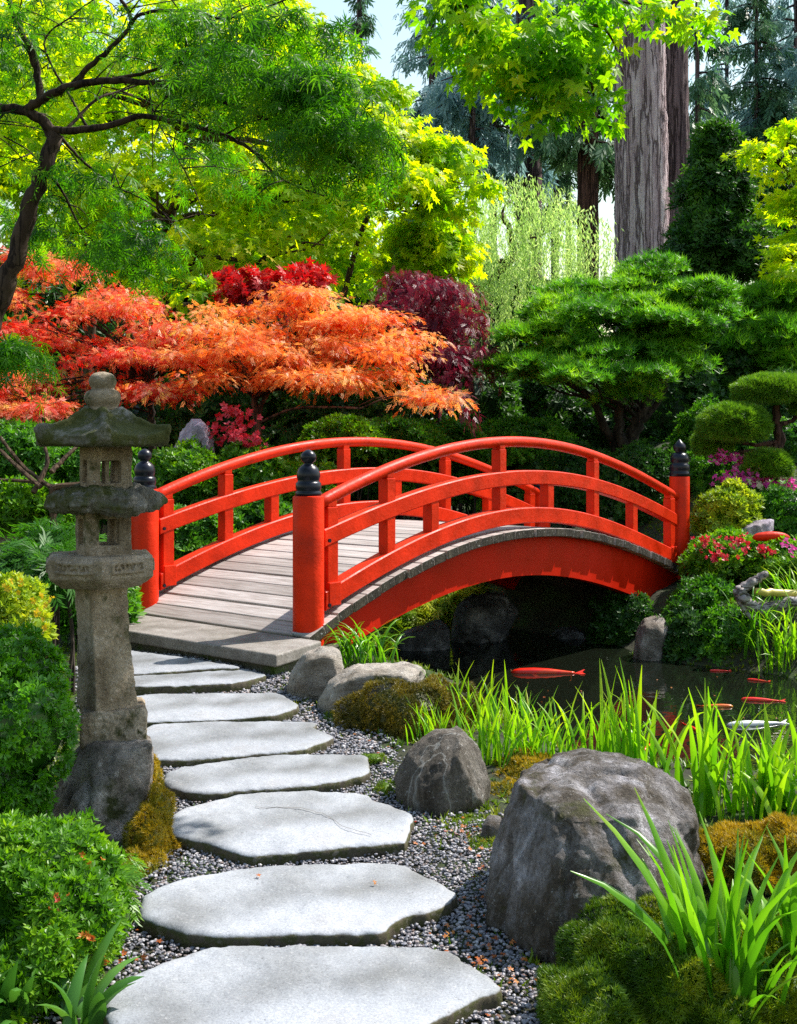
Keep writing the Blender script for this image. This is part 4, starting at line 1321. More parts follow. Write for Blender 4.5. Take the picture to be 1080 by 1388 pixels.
tree('dark red-purple laceleaf maple between the orange one and the willow', [grd(590, 640, 14.6), wp(592, 560, 14.6), wp(585, 490, 14.6), wp(575, 430, 14.6)],
     pads_pu,
     L_PURPLE, LACE, 620, 13, .19, .13, 26, name='laceleaf_maple', tr=(.06, .03), droop=.5, flat=.35, low=-.3, shell=.4, down=.6, lr=.02)

# weeping willow
def willow(mb, rng):
    pos, dr = [], []
    d = 22
    for x0, x1, y0, y1, n_ in ((600, 660, 250, 440, 50), (650, 720, 235, 460, 95), (710, 780, 250, 440, 80), (640, 700, 300, 470, 45), (770, 835, 300, 420, 50), (600, 640, 330, 450, 30)):
        for _ in range(n_):
            x = rng.uniform(x0, x1); ys = rng.uniform(y0, y0 + (y1 - y0) * .5); ye = min(y1, ys + rng.uniform(40, 150))
            dd = d + rng.uniform(-1.2, 1.2)
            a, b = P(x, ys, dd), P(x + rng.normal(0, 9), ye, dd)
            L = np.linalg.norm(b - a); k = int(L / .028)
            s = np.linspace(0, 1, k)[:, None]
            q = a + (b - a) * s + np.stack([.06 * np.sin(s[:, 0] * 5 + x), .05 * np.cos(s[:, 0] * 4 + x), 0 * s[:, 0]], 1)
            pos.append(q + rng.normal(0, .012, q.shape))
    pos = np.concatenate(pos)
    n = len(pos)
    dr = np.array([0, 0, -1.0]) + rng.normal(0, .5, (n, 3))
    place(mb, T_diamond(.1), pos, dr, rng.standard_normal((n, 3)), rng.uniform(.07, .13, n), rng.random(n))


d = 22
tree('pale yellow-green weeping willow with hanging curtains in front of the big trunks', [grd(655, 640, d), wp(655, 520, d), wp(654, 420, d), wp(662, 380, d), wp(690, 355, d), wp(694, 325, d), wp(680, 290, d)],
     [pad(690, 262, d, 70, 22, 1.0), pad(760, 300, d, 60, 30, 1.0), pad(640, 300, d, 40, 40, .8)], L_WILLOW, T_diamond(.12), 160, 12, .4, .12, 27, name='willow_tree', bark=BARK_MAPLE, tr=(.11, .05), droop=.8, flat=.2, down=1.2, shell=.6, extra=willow,
     limbs=[([wp(662, 380, d), wp(652, 362, d), wp(668, 355, d), wp(690, 355, d)], .06, .05)], lr=.03)

# green shrubs and small trees behind
SH = 'shrubs and small trees of the background'
tree('rounded light green tree left of the willow', [grd(590, 640, 19), wp(588, 480, 19), wp(590, 380, 19), wp(592, 330, 19)], [pad(575, 320, 19, 55, 30, 1), pad(595, 350, 19, 50, 34, 1), pad(560, 365, 19, 45, 30, 1)],
     L_MAPLE_BRIGHT, ST5W, 560, 14, .26, .13, 28, tr=(.09, .05), group=SH, droop=.4, shell=.5)

# ================================================================== tall conifers far behind
def big_trunk(label, x, y0, y1, wpx, d, mat, seed, lean=0, group='tall conifer trunks', more=None):
    rng = RNG(seed)
    g = grd(x + lean, y1, d); r = wpx * d / F / 2
    t = thing('conifer_tree', label, 'tree', g, group)
    mb = MB()
    top = P(x, y0, d)
    k = 44
    th = np.arange(k) * 2 * np.pi / k
    flute = rng.uniform(-1, 1, k)
    flute = np.where(np.abs(flute) > .5, flute, flute * .3)
    rings = []
    for s in np.linspace(0, 1, 60):
        c = g + (top - g) * s
        rr = r * (1.12 - .17 * s) * (1 + .06 * np.roll(flute, int(s * 3)) + .018 * rng.standard_normal(k))
        rings.append(np.stack([c[0] + rr * np.cos(th), c[1] + rr * np.sin(th), np.full(k, c[2])], 1))
    mb.loft(rings)
    if more: more(mb, rng)
    mb.build('trunk', mat, t, True)
    return t, rng, r


BARK_GREY = bark_mat('bark_redwood_grey', [(.2, .12, .13), (.46, .33, .36), (.64, .50, .53), (.80, .67, .69)], 2.2, (3.2, 3.2, .2), 1.0, .2)
BARK_BRN = bark_mat('bark_redwood_brown', [(.03, .02, .025), (.16, .105, .115), (.32, .23, .24)], 2.2, (4, 4, .22), 1.0, .2)
BARK_RED2 = bark_mat('bark_redwood_red', [(.02, .011, .009), (.11, .052, .04), (.2, .10, .08)], 2.2, (4, 4, .22), 1.0, .2)

BOUGH = T_spray(9, .045, .6, 8)


def boughs(mb, rng, cx, d, ytop, ybot, spread, n, tpl=BOUGH, L=.7, hang=1.0, skip=0):
    """drooping conifer limbs, each hung with many small sprays; returns limb lines"""
    lines = []
    for i in range(n):
        y = rng.uniform(ytop, ybot)
        s = spread * (.45 + .55 * (y - ytop) / max(1, (ybot - ytop))) * rng.uniform(.6, 1.1)
        a = P(cx, y, d)
        az = rng.uniform(0, 2 * np.pi)
        Lb = s * d / F
        o = np.array([math.cos(az), math.sin(az) * .7, 0])
        m_ = 14
        u = np.linspace(0, 1, m_)[:, None]
        ln = a + o * Lb * u + UP * (.10 * Lb * u - .42 * Lb * u ** 2) * 1.0
        lines.append(ln)
        k = int(Lb * 22) + 6
        uu = rng.uniform(.12, 1, k)
        q = np.stack([np.interp(uu, u[:, 0], ln[:, j]) for j in range(3)], 1) + rng.normal(0, .12, (k, 3))
        side = np.cross(o, UP) * np.where(rng.random(k) < .5, -1, 1)[:, None]
        dr = o * .5 + side * rng.uniform(.1, 1, (k, 1)) + rng.normal(0, .25, (k, 3)); dr[:, 2] -= rng.uniform(.2, 1.3, k) * hang
        place(mb, tpl, q, dr, UP + rng.normal(0, .4, (k, 3)), L * rng.uniform(.6, 1.2, k), np.clip(.5 * rng.random() + .5 * rng.random(k), 0, 1))
    return lines


def conifer(label, x, y0, ytop, ybot, wpx, d, spread, n, leaf, seed, bark=BARK_RED2, L=.7, hang=1.0, ycrown=None):
    cm = MB()

    def more(mb, rng):
        for ln in boughs(cm, rng, x, d, ytop, ybot, spread, n, L=L, hang=hang):
            mb.tube(ln[::3], np.linspace(.05, .012, len(ln[::3])), 5)
    t, rng, r = big_trunk(label, x, y0, 640, wpx, d, bark, seed, group='conifers at the back of the garden', more=more)
    cm.build('crown', leaf, t)
    return t


big_trunk('massive furrowed grey-violet conifer trunk, the widest one', 866, -60, 640, 68, 31, BARK_GREY, 41, 6)
big_trunk('darker straight trunk close behind the right of the widest grey-violet one', 913, -60, 640, 36, 34, BARK_BRN, 42, 4)
conifer('conifer with a slim red-brown trunk left of the massive grey one', 797, -60, -40, 250, 27, 35, 105, 26, L_CONIF, 43)
conifer('conifer with thick dim trunk above the willow', 716, -60, -60, 230, 34, 38, 115, 20, L_BLUE, 44, bark=BARK_BRN, L=.85)
conifer('blue-green drooping conifer at the left of the sky gap', 640, -120, -80, 190, 8, 36, 90, 20, L_BLUE, 45, bark=BARK_BRN, L=.8)
conifer('thin hazy conifer standing at the left edge of the sky gap', 487, -60, -40, 180, 7, 40, 42, 26, L_CONIF, 46, bark=BARK_BRN, L=.6)
conifer('hazy blue conifer at the right edge with open drooping boughs', 1080, -60, -60, 300, 8, 42, 150, 34, L_BLUE, 47, bark=BARK_BRN, L=.7)
conifer('slender hazy conifer between the dark trunk and the right edge', 985, -60, -60, 300, 5, 44, 75, 34, L_BLUE, 48, bark=BARK_BRN, L=.7)
conifer('green conifer half hidden behind the dark straight trunk', 945, -60, -60, 400, 6, 38, 60, 46, L_CONIF, 49, bark=BARK_BRN, L=.6)
conifer('distant conifer seen low between the trunks above the willow', 770, -60, 60, 330, 7, 46, 60, 30, L_CONIF, 50, bark=BARK_BRN, L=.6)

conifer('blue-green conifer behind the left end of the hanging maple bough', 585, -60, -60, 230, 8, 40, 80, 24, L_BLUE, 59, bark=BARK_BRN, L=.7)
conifer('dim conifer behind the thick trunk above the willow', 668, -60, -60, 260, 10, 43, 120, 34, L_CONIF, 56, bark=BARK_BRN, L=.75)
conifer('dim conifer filling the gap left of the slim red-brown trunk', 752, -60, -20, 280, 10, 44, 80, 30, L_CONIF, 57, bark=BARK_BRN, L=.7)
conifer('blue-green conifer low behind the cypress at the right', 1025, -60, -40, 330, 5, 41, 80, 40, L_CONIF, 58, bark=BARK_BRN, L=.7)
# dark broad evergreen on the right, lighter little trees beside it
d = 23
tree('dense dark green cypress right of the big trunks', [grd(975, 640, d), wp(975, 480, d), wp(974, 340, d), wp(972, 230, d)],
     [pad(972, 205, d, 26, 40, .5), pad(972, 260, d, 42, 50, .8), pad(965, 330, d, 55, 55, 1), pad(1000, 350, d, 50, 60, 1), pad(1040, 300, d + 1, 40, 60, 1), pad(930, 390, d, 40, 50, .8)], L_DARK, T_whorl(5, .16, 30, 5), 1500, 12, .26, .17, 51, name='cypress_tree', tr=(.16, .05), droop=.3, shell=.4, nlimb=2)
d = 18
tree('airy yellow-green maple reaching in at the right edge above the pine', [grd(1130, 700, d), wp(1125, 450, d), wp(1110, 340, d), wp(1090, 270, d), wp(1060, 225, d)],
     layer_pads([(1010, 205), (1040, 172), (1120, 160), (1130, 400), (1060, 385), (1028, 340), (1060, 300), (1030, 260)], d - .5, 30, 12, (14, 34), (5, 12)), L_MAPLE_BRIGHT, ST5W, 330, 12, .2, .11, 52, name='maple_tree', tr=(.09, .03), droop=.35, shell=.6, lr=.03)
d = 17
tree('soft grey-green pine at the right edge behind the clipped topiary', [grd(1040, 690, d), wp(1042, 520, d), wp(1045, 450, d), wp(1045, 420, d)],
     [pad(1050, 410, d, 55, 20, .7), pad(1010, 425, d, 40, 18, .6), pad(1050, 455, d - .5, 55, 22, .7), pad(1000, 470, d - .5, 40, 22, .6), pad(1060, 490, d - .7, 40, 18, .6)], L_PINE, T_tuft(9, .05, 3, 70), 700, 9, .2, .2, 53, name='pine_tree', tr=(.1, .05), droop=.2, flat=.6, lr=.03)

# ---- spreading garden pine beyond the bridge
d = 14.5
PN = T_tuft(9, .06, 4, 75)
pads_p = layer_pads([(640, 505), (690, 470), (700, 425), (750, 400), (790, 380), (850, 365), (885, 338), (915, 345), (960, 385), (1022, 392), (1005, 440), (945, 470), (932, 535), (870, 548), (800, 525), (720, 525)], d - .2, 48, 13, (24, 50), (8, 14))
tb = grd(850, 650, d)
tree('broad layered green garden pine with dark forked trunk beyond the bridge', [tb, wp(852, 620, d), wp(862, 575, d), wp(880, 540, d), wp(905, 500, d), wp(940, 455, d)], pads_p, L_PINE, PN, 1900, 10, .17, .115, 54, name='pine_tree', tr=(.12, .04), droop=.15, flat=.7, low=-.15, shell=.5, jit=.35, lr=.02, nlimb=1,
     limbs=[([tb, wp(846, 610, d - .1), wp(838, 570, d - .1), wp(842, 540, d - .2), wp(832, 500, d - .2)], .09, .035), ([tb, wp(835, 610, d), wp(815, 570, d - .2), wp(800, 540, d - .3), wp(760, 515, d - .3), wp(700, 505, d - .3)], .075, .02), ([wp(862, 575, d), wp(880, 560, d), wp(900, 530, d), wp(902, 505, d)], .06, .02)])

# ---- clipped cloud pine
d = 12.4
TN = T_tuft(6, .07, 6, 40)
pads_t = [pad(1046, 531, d, 50, 21, .36), pad(995, 577, d - .2, 46, 28, .34), pad(966, 603, d, 24, 20, .2), pad(1040, 632, d - .3, 30, 20, .24), pad(1095, 548, d, 22, 16, .2)]
rng = RNG(55)
g = grd(1052, 668, d)
t = thing('topiary_pine', 'cloud-pruned pine with smooth round clipped pads at the right edge', 'topiary', g)
mb = MB()
limb(mb, [g, wp(1050, 630, d), wp(1056, 600, d), wp(1052, 575, d), wp(1054, 545, d)], .07, .04, rng, 10)
for a, b in (((1054, 598), (1000, 600)), ((1052, 605), (970, 612)), ((1050, 620), (1040, 640)), ((1056, 575), (1095, 555))):
    limb(mb, [wp(*a, d), wp((a[0] + b[0]) / 2, (a[1] + b[1]) / 2 + 4, d), wp(*b, d)], .03, .018, rng, 7)
mb.build('trunk', BARK_RED, t, True)
for pd_, n_ in zip(pads_t, (5200, 5200, 1900, 2600, 1500)):
    mb = MB()
    u = nrm(rng.standard_normal((n_, 3))); u = u[u[:, 2] > -.55]
    c, r = pd_
    lump = 1 + .035 * np.sin(7 * u[:, 0] + 1) * np.sin(6 * u[:, 1]) + .03 * np.sin(11 * u[:, 2] + 9 * u[:, 0])
    q = c + u * r * (lump * (1 - .08 * rng.random(len(u))))[:, None]
    nn_ = nrm(u / r)
    tt = nrm(np.cross(nn_, rng.standard_normal((len(u), 3))))
    place(mb, TN, q, tt, nn_ + rng.normal(0, .25, u.shape), rng.uniform(.04, .085, len(u)), rng.random(len(u)))
    core(mb, [pd_], .9, .25)
    mb.build('clipped_pad', L_TOPI, t)

# ================================================================== hedges and shrubs
W5 = T_whorl(5, .2, 32, 1)
W6 = T_whorl(6, .16, 40, 2)
FERN = T_spray(13, .035, .5, 9)
BK = 'dark evergreen shrubs closing the background'
for k, (x, y, dd, rx, ry, lab) in enumerate([
    (330, 560, 15.8, 70, 70, 'dark evergreen shrub behind the stems of the orange maple'),
    (440, 560, 15.6, 70, 60, 'dark evergreen shrub above the rail, right of the orange maple stems'),
    (540, 570, 15.5, 70, 60, 'dark evergreen shrub under the drooping right end of the orange maple'),
    (640, 560, 16.0, 70, 70, 'dark evergreen shrub below the purple maple'),
    (735, 570, 16.6, 70, 70, 'dark evergreen shrub left of the forked pine trunk'),
    (900, 570, 16.2, 80, 90, 'tall dark evergreen shrub behind the far bridge post'),
    (975, 500, 16.8, 60, 80, 'dark evergreen shrub between the pine and the topiary'),
    (90, 600, 15.5, 90, 70, 'dark evergreen shrub behind the lantern roof'),
    (225, 590, 15.8, 80, 70, 'dark evergreen shrub behind the violet-grey rock'),
    (-20, 560, 15.5, 80, 90, 'dark evergreen shrub at the left edge behind the pink maple'),
    (1075, 590, 15.6, 60, 80, 'dark evergreen shrub behind the topiary at the right edge'),
    (820, 600, 16.4, 60, 60, 'dark evergreen shrub directly behind the forked pine trunk'),
]):
    shrub(lab, [pad(x, y, dd, rx, ry, .8), pad(x - rx * .4, y + ry * .7, dd - .3, rx * .7, ry * .6, .7), pad(x + rx * .5, y + ry * .7, dd - .2, rx * .7, ry * .6, .7)], L_DARK, W5, 420, 11, .2, .12, 60 + k, group=BK, low=-.6, cor=.82)
for k, (x, y, dd, rx, ry, lab) in enumerate([
    (480, 450, 27, 160, 100, 'shadowy tall evergreen far behind the scarlet maple'), (100, 430, 27, 190, 110, 'shadowy tall evergreen far behind the pink maple'), (300, 380, 29, 160, 70, 'shadowy tall evergreen far behind the bright maple'),
    (680, 440, 29, 120, 70, 'shadowy evergreen far behind the willow'), (990, 460, 27, 130, 80, 'shadowy evergreen far behind the layered pine')]):
    tree(lab, [grd(x, 640, dd), wp(x, 560, dd), wp(x, y, dd)], [pad(x, y, dd, rx, ry, 1.5), pad(x - rx * .4, y + ry * .5, dd - .6, rx * .8, ry * .8, 1.5), pad(x + rx * .4, y + ry * .6, dd - .6, rx * .8, ry * .7, 1.5)], L_DARK, W5, 900, 12, .45, .28, 80 + k, name='evergreen_tree', tr=(.25, .12), group='tall evergreens at the very back', low=-.7, shell=.5, nlimb=2)

HG = 'clipped green hedge mounds behind the bridge'
for k, (x, y, dd, rx, ry, mt, lab) in enumerate([
    (470, 588, 13.6, 48, 20, L_AZAL, 'bright low hedge mound just above the middle of the far handrail'),
    (545, 590, 13.8, 50, 20, L_HEDGE, 'green hedge mound where the two handrails cross'),
    (625, 596, 14.0, 46, 22, L_HEDGE, 'hedge mound under the purple drooping branch, above the near handrail'),
    (715, 598, 14.0, 60, 28, L_HEDGE, 'dark hedge mound behind the tallest part of the near handrail'),
    (520, 640, 14.2, 70, 34, L_HEDGE, 'leafy hedge seen between the far handrail and its middle rail'),
    (640, 640, 14.4, 70, 36, L_HEDGE, 'leafy hedge seen through the centre of the bridge railings'),
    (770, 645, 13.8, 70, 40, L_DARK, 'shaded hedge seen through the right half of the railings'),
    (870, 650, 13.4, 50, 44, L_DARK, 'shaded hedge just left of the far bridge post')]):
    shrub(lab, [pad(x, y, dd, rx, ry, .45), pad(x - rx * .5, y + ry * .6, dd - .1, rx * .7, ry * .8, .4), pad(x + rx * .5, y + ry * .7, dd - .1, rx * .7, ry * .8, .4)], mt, W6, 520, 9, .11, .075, 100 + k, group=HG, low=-.5, cor=.85, shell=.15)

AZ = 'leafy shrubs left of the bridge'
for k, (x, y, dd, rx, ry, mt, lab) in enumerate([
    (255, 645, 11.6, 56, 42, L_AZAL, 'rounded yellow-green azalea behind the left bridge post'),
    (340, 640, 11.8, 46, 42, L_AZAL, 'yellow-green azalea just right of the violet-grey rock, topped by red flowers'),
    (410, 660, 12.0, 46, 34, L_AZAL, 'leafy azalea seen between the rails near the black finial'),
    (262, 735, 10.3, 52, 44, L_HEDGE, 'dark green shrub behind the lower left rails of the bridge'),
    (350, 710, 10.8, 50, 36, L_HEDGE, 'dark green shrub behind the left rails beside the cut stump'),
    (440, 715, 11.6, 60, 30, L_HEDGE, 'dark green shrub behind the nearest bridge post'),
    (30, 680, 8.6, 50, 26, L_AZAL, 'light green shrub left of the lantern fire boxes'),
    (20, 620, 10.5, 60, 36, L_HEDGE, 'shrub with pale bare stems left of the upper fire box'),
    (110, 640, 10.8, 60, 40, L_HEDGE, 'dim green shrub directly behind the upper fire box'),
    (165, 660, 11.4, 40, 50, L_HEDGE, 'dim green shrub between the lantern and the left bridge post'),
    (40, 590, 12, 80, 14, L_HEDGE, 'flat-topped hedge under the pink maple at the left edge'),
    (130, 800, 7.6, 36, 40, L_HEDGE, 'deep green shrub behind the lantern shaft'),
]):
    fl = None
    if k == 1: fl = (L_REDFL, 26, .06, [(297, 588, 11.9), (330, 575, 11.9), (322, 592, 11.7), (318, 560, 12), (336, 600, 11.6)])
    shrub(lab, [pad(x, y, dd, rx, ry, .4), pad(x - rx * .45, y + ry * .5, dd - .1, rx * .7, ry * .7, .35), pad(x + rx * .45, y + ry * .5, dd + .1, rx * .7, ry * .7, .35)], mt, W5, 330, 9, .12, .085, 120 + k, group=AZ, low=-.5, cor=.78, shell=.25, flowers=fl)
# bare stems of the shrub at the left
rng = RNG(140)
mb = MB()
for a, b in (((0, 592), (75, 665)), ((-10, 600), (55, 660)), ((110, 600), (70, 640)), ((0, 650), (85, 664)), ((60, 600), (45, 668))):
    pa, pb_ = P(*a, 8.4), P(*b, 8.2)
    limb(mb, [pa, (pa + pb_) / 2 + rng.normal(0, .03, 3), pb_], .012, .02, rng, 6)
g = grd(75, 700, 8.2)
limb(mb, [g, P(72, 690, 8.2), P(78, 660, 8.2), P(130, 660, 8.2)], .03, .02, rng, 7)
o = mb.build('bare_branches', BARK_MAPLE, loc=g)
tag(o, 'bare crossing branches of a dead shrub left of the lantern', 'branch')

# fern-like shrubs at the left
for k, (x, y, dd, rx, ry, lab) in enumerate([(70, 735, 7.0, 46, 24, 'dark green feathery fern left of the lower fire box'), (30, 760, 6.6, 40, 22, 'feathery fern at the left edge above the purple rock'), (90, 770, 6.2, 30, 18, 'small feathery fern touching the lantern ledge')]):
    shrub(lab, [pad(x, y, dd, rx, ry, .25)], L_HEDGE, FERN, 90, 7, .10, .14, 150 + k, cat='fern', name='fern', group='ferns left of the lantern', droop=.4, flat=.6, low=-.2, cor=.6, shell=.4)

# near shrubs on the left
shrub('lush dark green boxwood at the left edge beside the lantern boulder', [pad(14, 930, 3.95, 68, 78, .2), pad(30, 985, 3.85, 64, 80, .2), pad(-4, 1050, 3.85, 70, 70, .2), pad(-60, 970, 3.9, 90, 110, .25)], L_SHRUB, T_whorl(6, .17, 45, 3), 1500, 6, .034, .030, 160, cor=.86, shell=.12, low=-.75)
t = shrub('light green azalea mound with a few orange leaves at the lower left', [pad(50, 1195, 3.15, 90, 72, .24), pad(84, 1255, 3.0, 74, 78, .22), pad(-10, 1230, 3.05, 90, 100, .25), pad(112, 1180, 3.25, 46, 26, .12), pad(30, 1310, 2.9, 80, 60, .2)], L_AZAL, T_whorl(6, .15, 35, 4), 1500, 6, .032, .030, 161, cor=.85, shell=.14, low=-.7,
          flowers=(L_ORFL, 5, .016, [(28, 1180, 3.02), (82, 1222, 2.84), (118, 1275, 2.82), (112, 1165, 3.1), (152, 1300, 2.85), (50, 1190, 3.0), (60, 1265, 2.82)]))
shrub('yellow-flecked shrub at the left edge above the boxwood', [pad(15, 820, 5.2, 40, 36, .2), pad(35, 850, 5.0, 26, 26, .12), pad(-20, 850, 5.1, 40, 40, .2)], L_LIME, T_whorl(5, .2, 40, 5), 420, 6, .045, .036, 162, cor=.8, low=-.7, flowers=(L_YELFL, 8, .022, [(55, 815, 4.95), (47, 832, 4.93), (50, 853, 4.9), (20, 795, 5)]))
# frond over the lower azalea
shrub('arching green fern fronds between the azalea mound and the path moss', [pad(135, 1178, 3.4, 30, 14, .1), pad(150, 1190, 3.3, 20, 10, .08)], L_AZAL, FERN, 24, 5, .04, .075, 163, cat='fern', name='fern', droop=.5, flat=.7, cor=0, shell=.4, stems=False)

# broad-leaved plant, bottom left
def straps(label, cat, base, n, mat, Lr, Wr, seed, lean=(.3, .9), spread=.06, curve=.6, name='plant', group=None, azs=None, seg=7, wprof='lance', parent_part=None, extra=None, twist=.3):
    """clump of strap-like leaves growing from one spot"""
    rng = RNG(seed)
    mb = MB()
    base = np.asarray(base, float)
    items = [(None,) * 4] * n + (extra or [])
    for it in items:
        if it[0] is None:
            az = rng.uniform(*(azs or (0, 2 * np.pi))); L = rng.uniform(*Lr); ln = rng.uniform(*lean); w_ = rng.uniform(*Wr)
            cv = curve * rng.uniform(.3, 1.3)
            b = base + np.array([rng.normal(0, spread), rng.normal(0, spread * .8), 0])
        else:
            az, L, ln, cv = it; w_ = Wr[1]; b = base + np.array([rng.normal(0, spread * .5), rng.normal(0, spread * .5), 0])
        b[2] = max(base[2] - .3, gz(b[0], b[1])) - .01
        s = np.linspace(0, 1, seg)
        o = np.array([math.cos(az), math.sin(az), 0])
        # angle from vertical grows along the blade
        ang = ln * .5 + (ln * .5 + cv * 1.1) * s ** 1.6
        step = L / (seg - 1)
        dz = np.concatenate([[0], np.cumsum(np.cos(ang[:-1]) * step)]); dx = np.concatenate([[0], np.cumsum(np.sin(ang[:-1]) * step)])
        c = b + o * dx[:, None] + UP * dz[:, None]
        sd_ = np.cross(o, UP)
        tw = rng.normal(0, twist)
        tg = nrm(np.gradient(c, axis=0))
        nn_ = np.cross(sd_, tg)
        side = nrm(sd_ * math.cos(tw) + nn_ * math.sin(tw))
        if wprof == 'lance': wv = w_ * np.sin(np.pi * np.clip(s * .9 + .1, 0, 1)) ** .8
        else: wv = w_ * np.clip((1.02 - s) * 2.6, 0, 1) ** .75 * (.7 + .3 * np.sin(s * 3))
        fold = nrm(np.cross(side, tg)) * (wv * .35)[:, None]
        V = np.concatenate([c + side * wv[:, None] * .5 - fold * 0, c + fold * .6, c - side * wv[:, None] * .5])
        f = []
        for i in range(seg - 1):
            f.append([i, i + 1, seg + i + 1, seg + i]); f.append([seg + i, seg + i + 1, 2 * seg + i + 1, 2 * seg + i])
        rv = np.clip(.25 * rng.random() + .55 * s + .2 * rng.random(), 0, 1) if wprof != 'lance' else np.full(seg, rng.random())
        mb.add(V, np.array(f), np.tile(rv, 3))
    o = mb.build(name, mat, loc=base, smooth=True)
    return tag(o, label, cat, group)


for k, (x, y, n_, lab) in enumerate([(22, 1372, 15, 'broad-leaved plant with arching blue-green leaves in the bottom left corner'), (105, 1385, 12, 'broad-leaved plant just left of the nearest stepping stone'), (-30, 1362, 12, 'broad-leaved plant cut off by the left edge at the bottom')]):
    b = P(x, y, 2.72); b[2] = .0
    straps(lab, 'plant', b, n_, L_BROAD, (.13, .26), (.03, .046), 170 + k, (.2, 1.1), .03, .9, 'broad_leaved_plant', 'broad-leaved plants in the bottom left corner')

# iris and grasses by the pond
IR = 'iris and grass clumps along the pond'
def gp(x, y, d):
    p = P(x, y, d); return np.array([p[0], p[1], gz(p[0], p[1])])
IRIS = [
    (585, 5.4, 46, (.10, .24), (.006, .010), .07, L_IRIS, 'short bright grass tuft between the brown moss mound and the medium boulder', (.1, .7), .5),
    (668, 5.05, 58, (.18, .36), (.009, .016), .09, L_IRIS, 'tall lime grass clump directly behind the medium boulder', (.05, .55), .5),
    (640, 5.7, 34, (.18, .36), (.008, .014), .08, L_IRIS, 'lime grass clump between the brown moss mound and the water', (.05, .6), .5),
    (735, 5.0, 44, (.16, .36), (.009, .015), .10, L_IRIS, 'bright grass clump behind the left shoulder of the large boulder', (.1, .75), .7),
    (715, 5.6, 26, (.15, .28), (.009, .015), .10, L_IRISD, 'grass clump at the water edge below the long red koi', (.1, .7), .6),
    (800, 5.1, 26, (.16, .36), (.010, .018), .10, L_IRIS, 'iris clump behind the top of the large boulder', (.05, .6), .6),
    (835, 4.9, 28, (.24, .50), (.014, .022), .06, L_IRIS, 'upright iris clump with the tallest blades in the middle of the pond edge', (.02, .4), .4),
    (885, 5.0, 24, (.2, .42), (.012, .02), .07, L_IRIS, 'iris clump with blades leaning right over the koi', (.2, .9), .7),
    (960, 4.3, 36, (.24, .52), (.018, .03), .07, L_IRIS, 'broad-bladed iris clump right of the large boulder', (.05, .6), .5),
    (1030, 4.25, 36, (.2, .38), (.018, .03), .08, L_IRIS, 'iris clump near the right edge above the yellow moss', (.05, .8), .7),
    (1085, 4.3, 34, (.24, .46), (.018, .03), .08, L_IRIS, 'iris clump cut off by the right edge beside the pond', (.05, .7), .6),
]
for k, (x, dd, n_, Lr, Wr, sp, mt, lab, ln, cv) in enumerate(IRIS):
    straps(lab, 'grass clump', gp(x, 1050, dd), n_, mt, Lr, Wr, 180 + k, ln, sp, cv, 'iris_clump', IR, wprof='blade')
b = gp(985, 1388, 2.75)
straps('foreground iris clump whose one long blade reaches left over the large boulder', 'iris', b, 50, L_IRISD, (.22, .58), (.016, .034), 195, (.03, .8), .05, .75, 'iris_clump', IR, wprof='blade',
       extra=[(math.radians(172), .64, .75, .15), (math.radians(176), .52, .9, .5), (math.radians(150), .58, .45, .1), (math.radians(165), .5, .35, .05), (math.radians(20), .5, .7, .6), (math.radians(190), .46, .25, .1)])
b = gp(1075, 1388, 2.85)
straps('foreground iris clump cut off by the lower right edge', 'iris', b, 30, L_IRISD, (.2, .5), (.02, .034), 196, (.05, .8), .04, .8, 'iris_clump', IR, wprof='blade')
straps('arching grass tuft hanging over the pond beside the nearest bridge post', 'grass clump', P(492, 885, 7.2) * [1, 1, 0] + [0, 0, gz(*P(492, 885, 7.2)[:2])], 80, L_IRISD, (.2, .40), (.010, .017), 197, (.3, .9), .09, 1.6, 'grass_tuft', IR, wprof='blade')
for k, (x, dd, lab) in enumerate([(1025, 9.5, 'grass tuft on the far right bank under the driftwood'), (1065, 9.2, 'drooping grass tuft at the right edge of the far bank'), (1090, 9.8, 'grass tuft behind the drooping one at the right edge')]):
    straps(lab, 'grass clump', gp(x, 850, dd), 60, L_IRIS if k else L_IRISD, (.25, .5), (.012, .02), 198 + k, (.1, .8), .1, 1.0, 'grass_tuft', IR, wprof='blade')

# ---- moss
MT = T_tuft(6, .10, 12, 70)
def moss(label, blobs, mat, n, L, seed):
    """blobs: (x, y, d, rx, ry, rd) px ellipsoids resting on the ground"""
    rng = RNG(seed)
    pads = [pad(*b) for b in blobs]
    mb = MB()
    q, nn_, ids = on_pads(rng, pads, n, -.3, .06)
    lump = np.array([mnoise.noise(Vector(p * 9.0)) for p in q])
    q = q + nn_ * (lump * .018)[:, None]
    tt = nrm(np.cross(nn_, rng.standard_normal(q.shape)))
    place(mb, MT, q, tt, nn_ + rng.normal(0, .3, q.shape), L * rng.uniform(.6, 1.3, len(q)), np.clip(.5 + lump * .9 + rng.normal(0, .2, len(q)), 0, 1))
    core(mb, pads, .8, .1)
    c = np.mean([p[0] for p in pads], axis=0)
    o = mb.build('moss_mound', mat, loc=(c[0], c[1], gz(c[0], c[1])))
    return tag(o, label, 'moss', 'moss cushions beside the path')


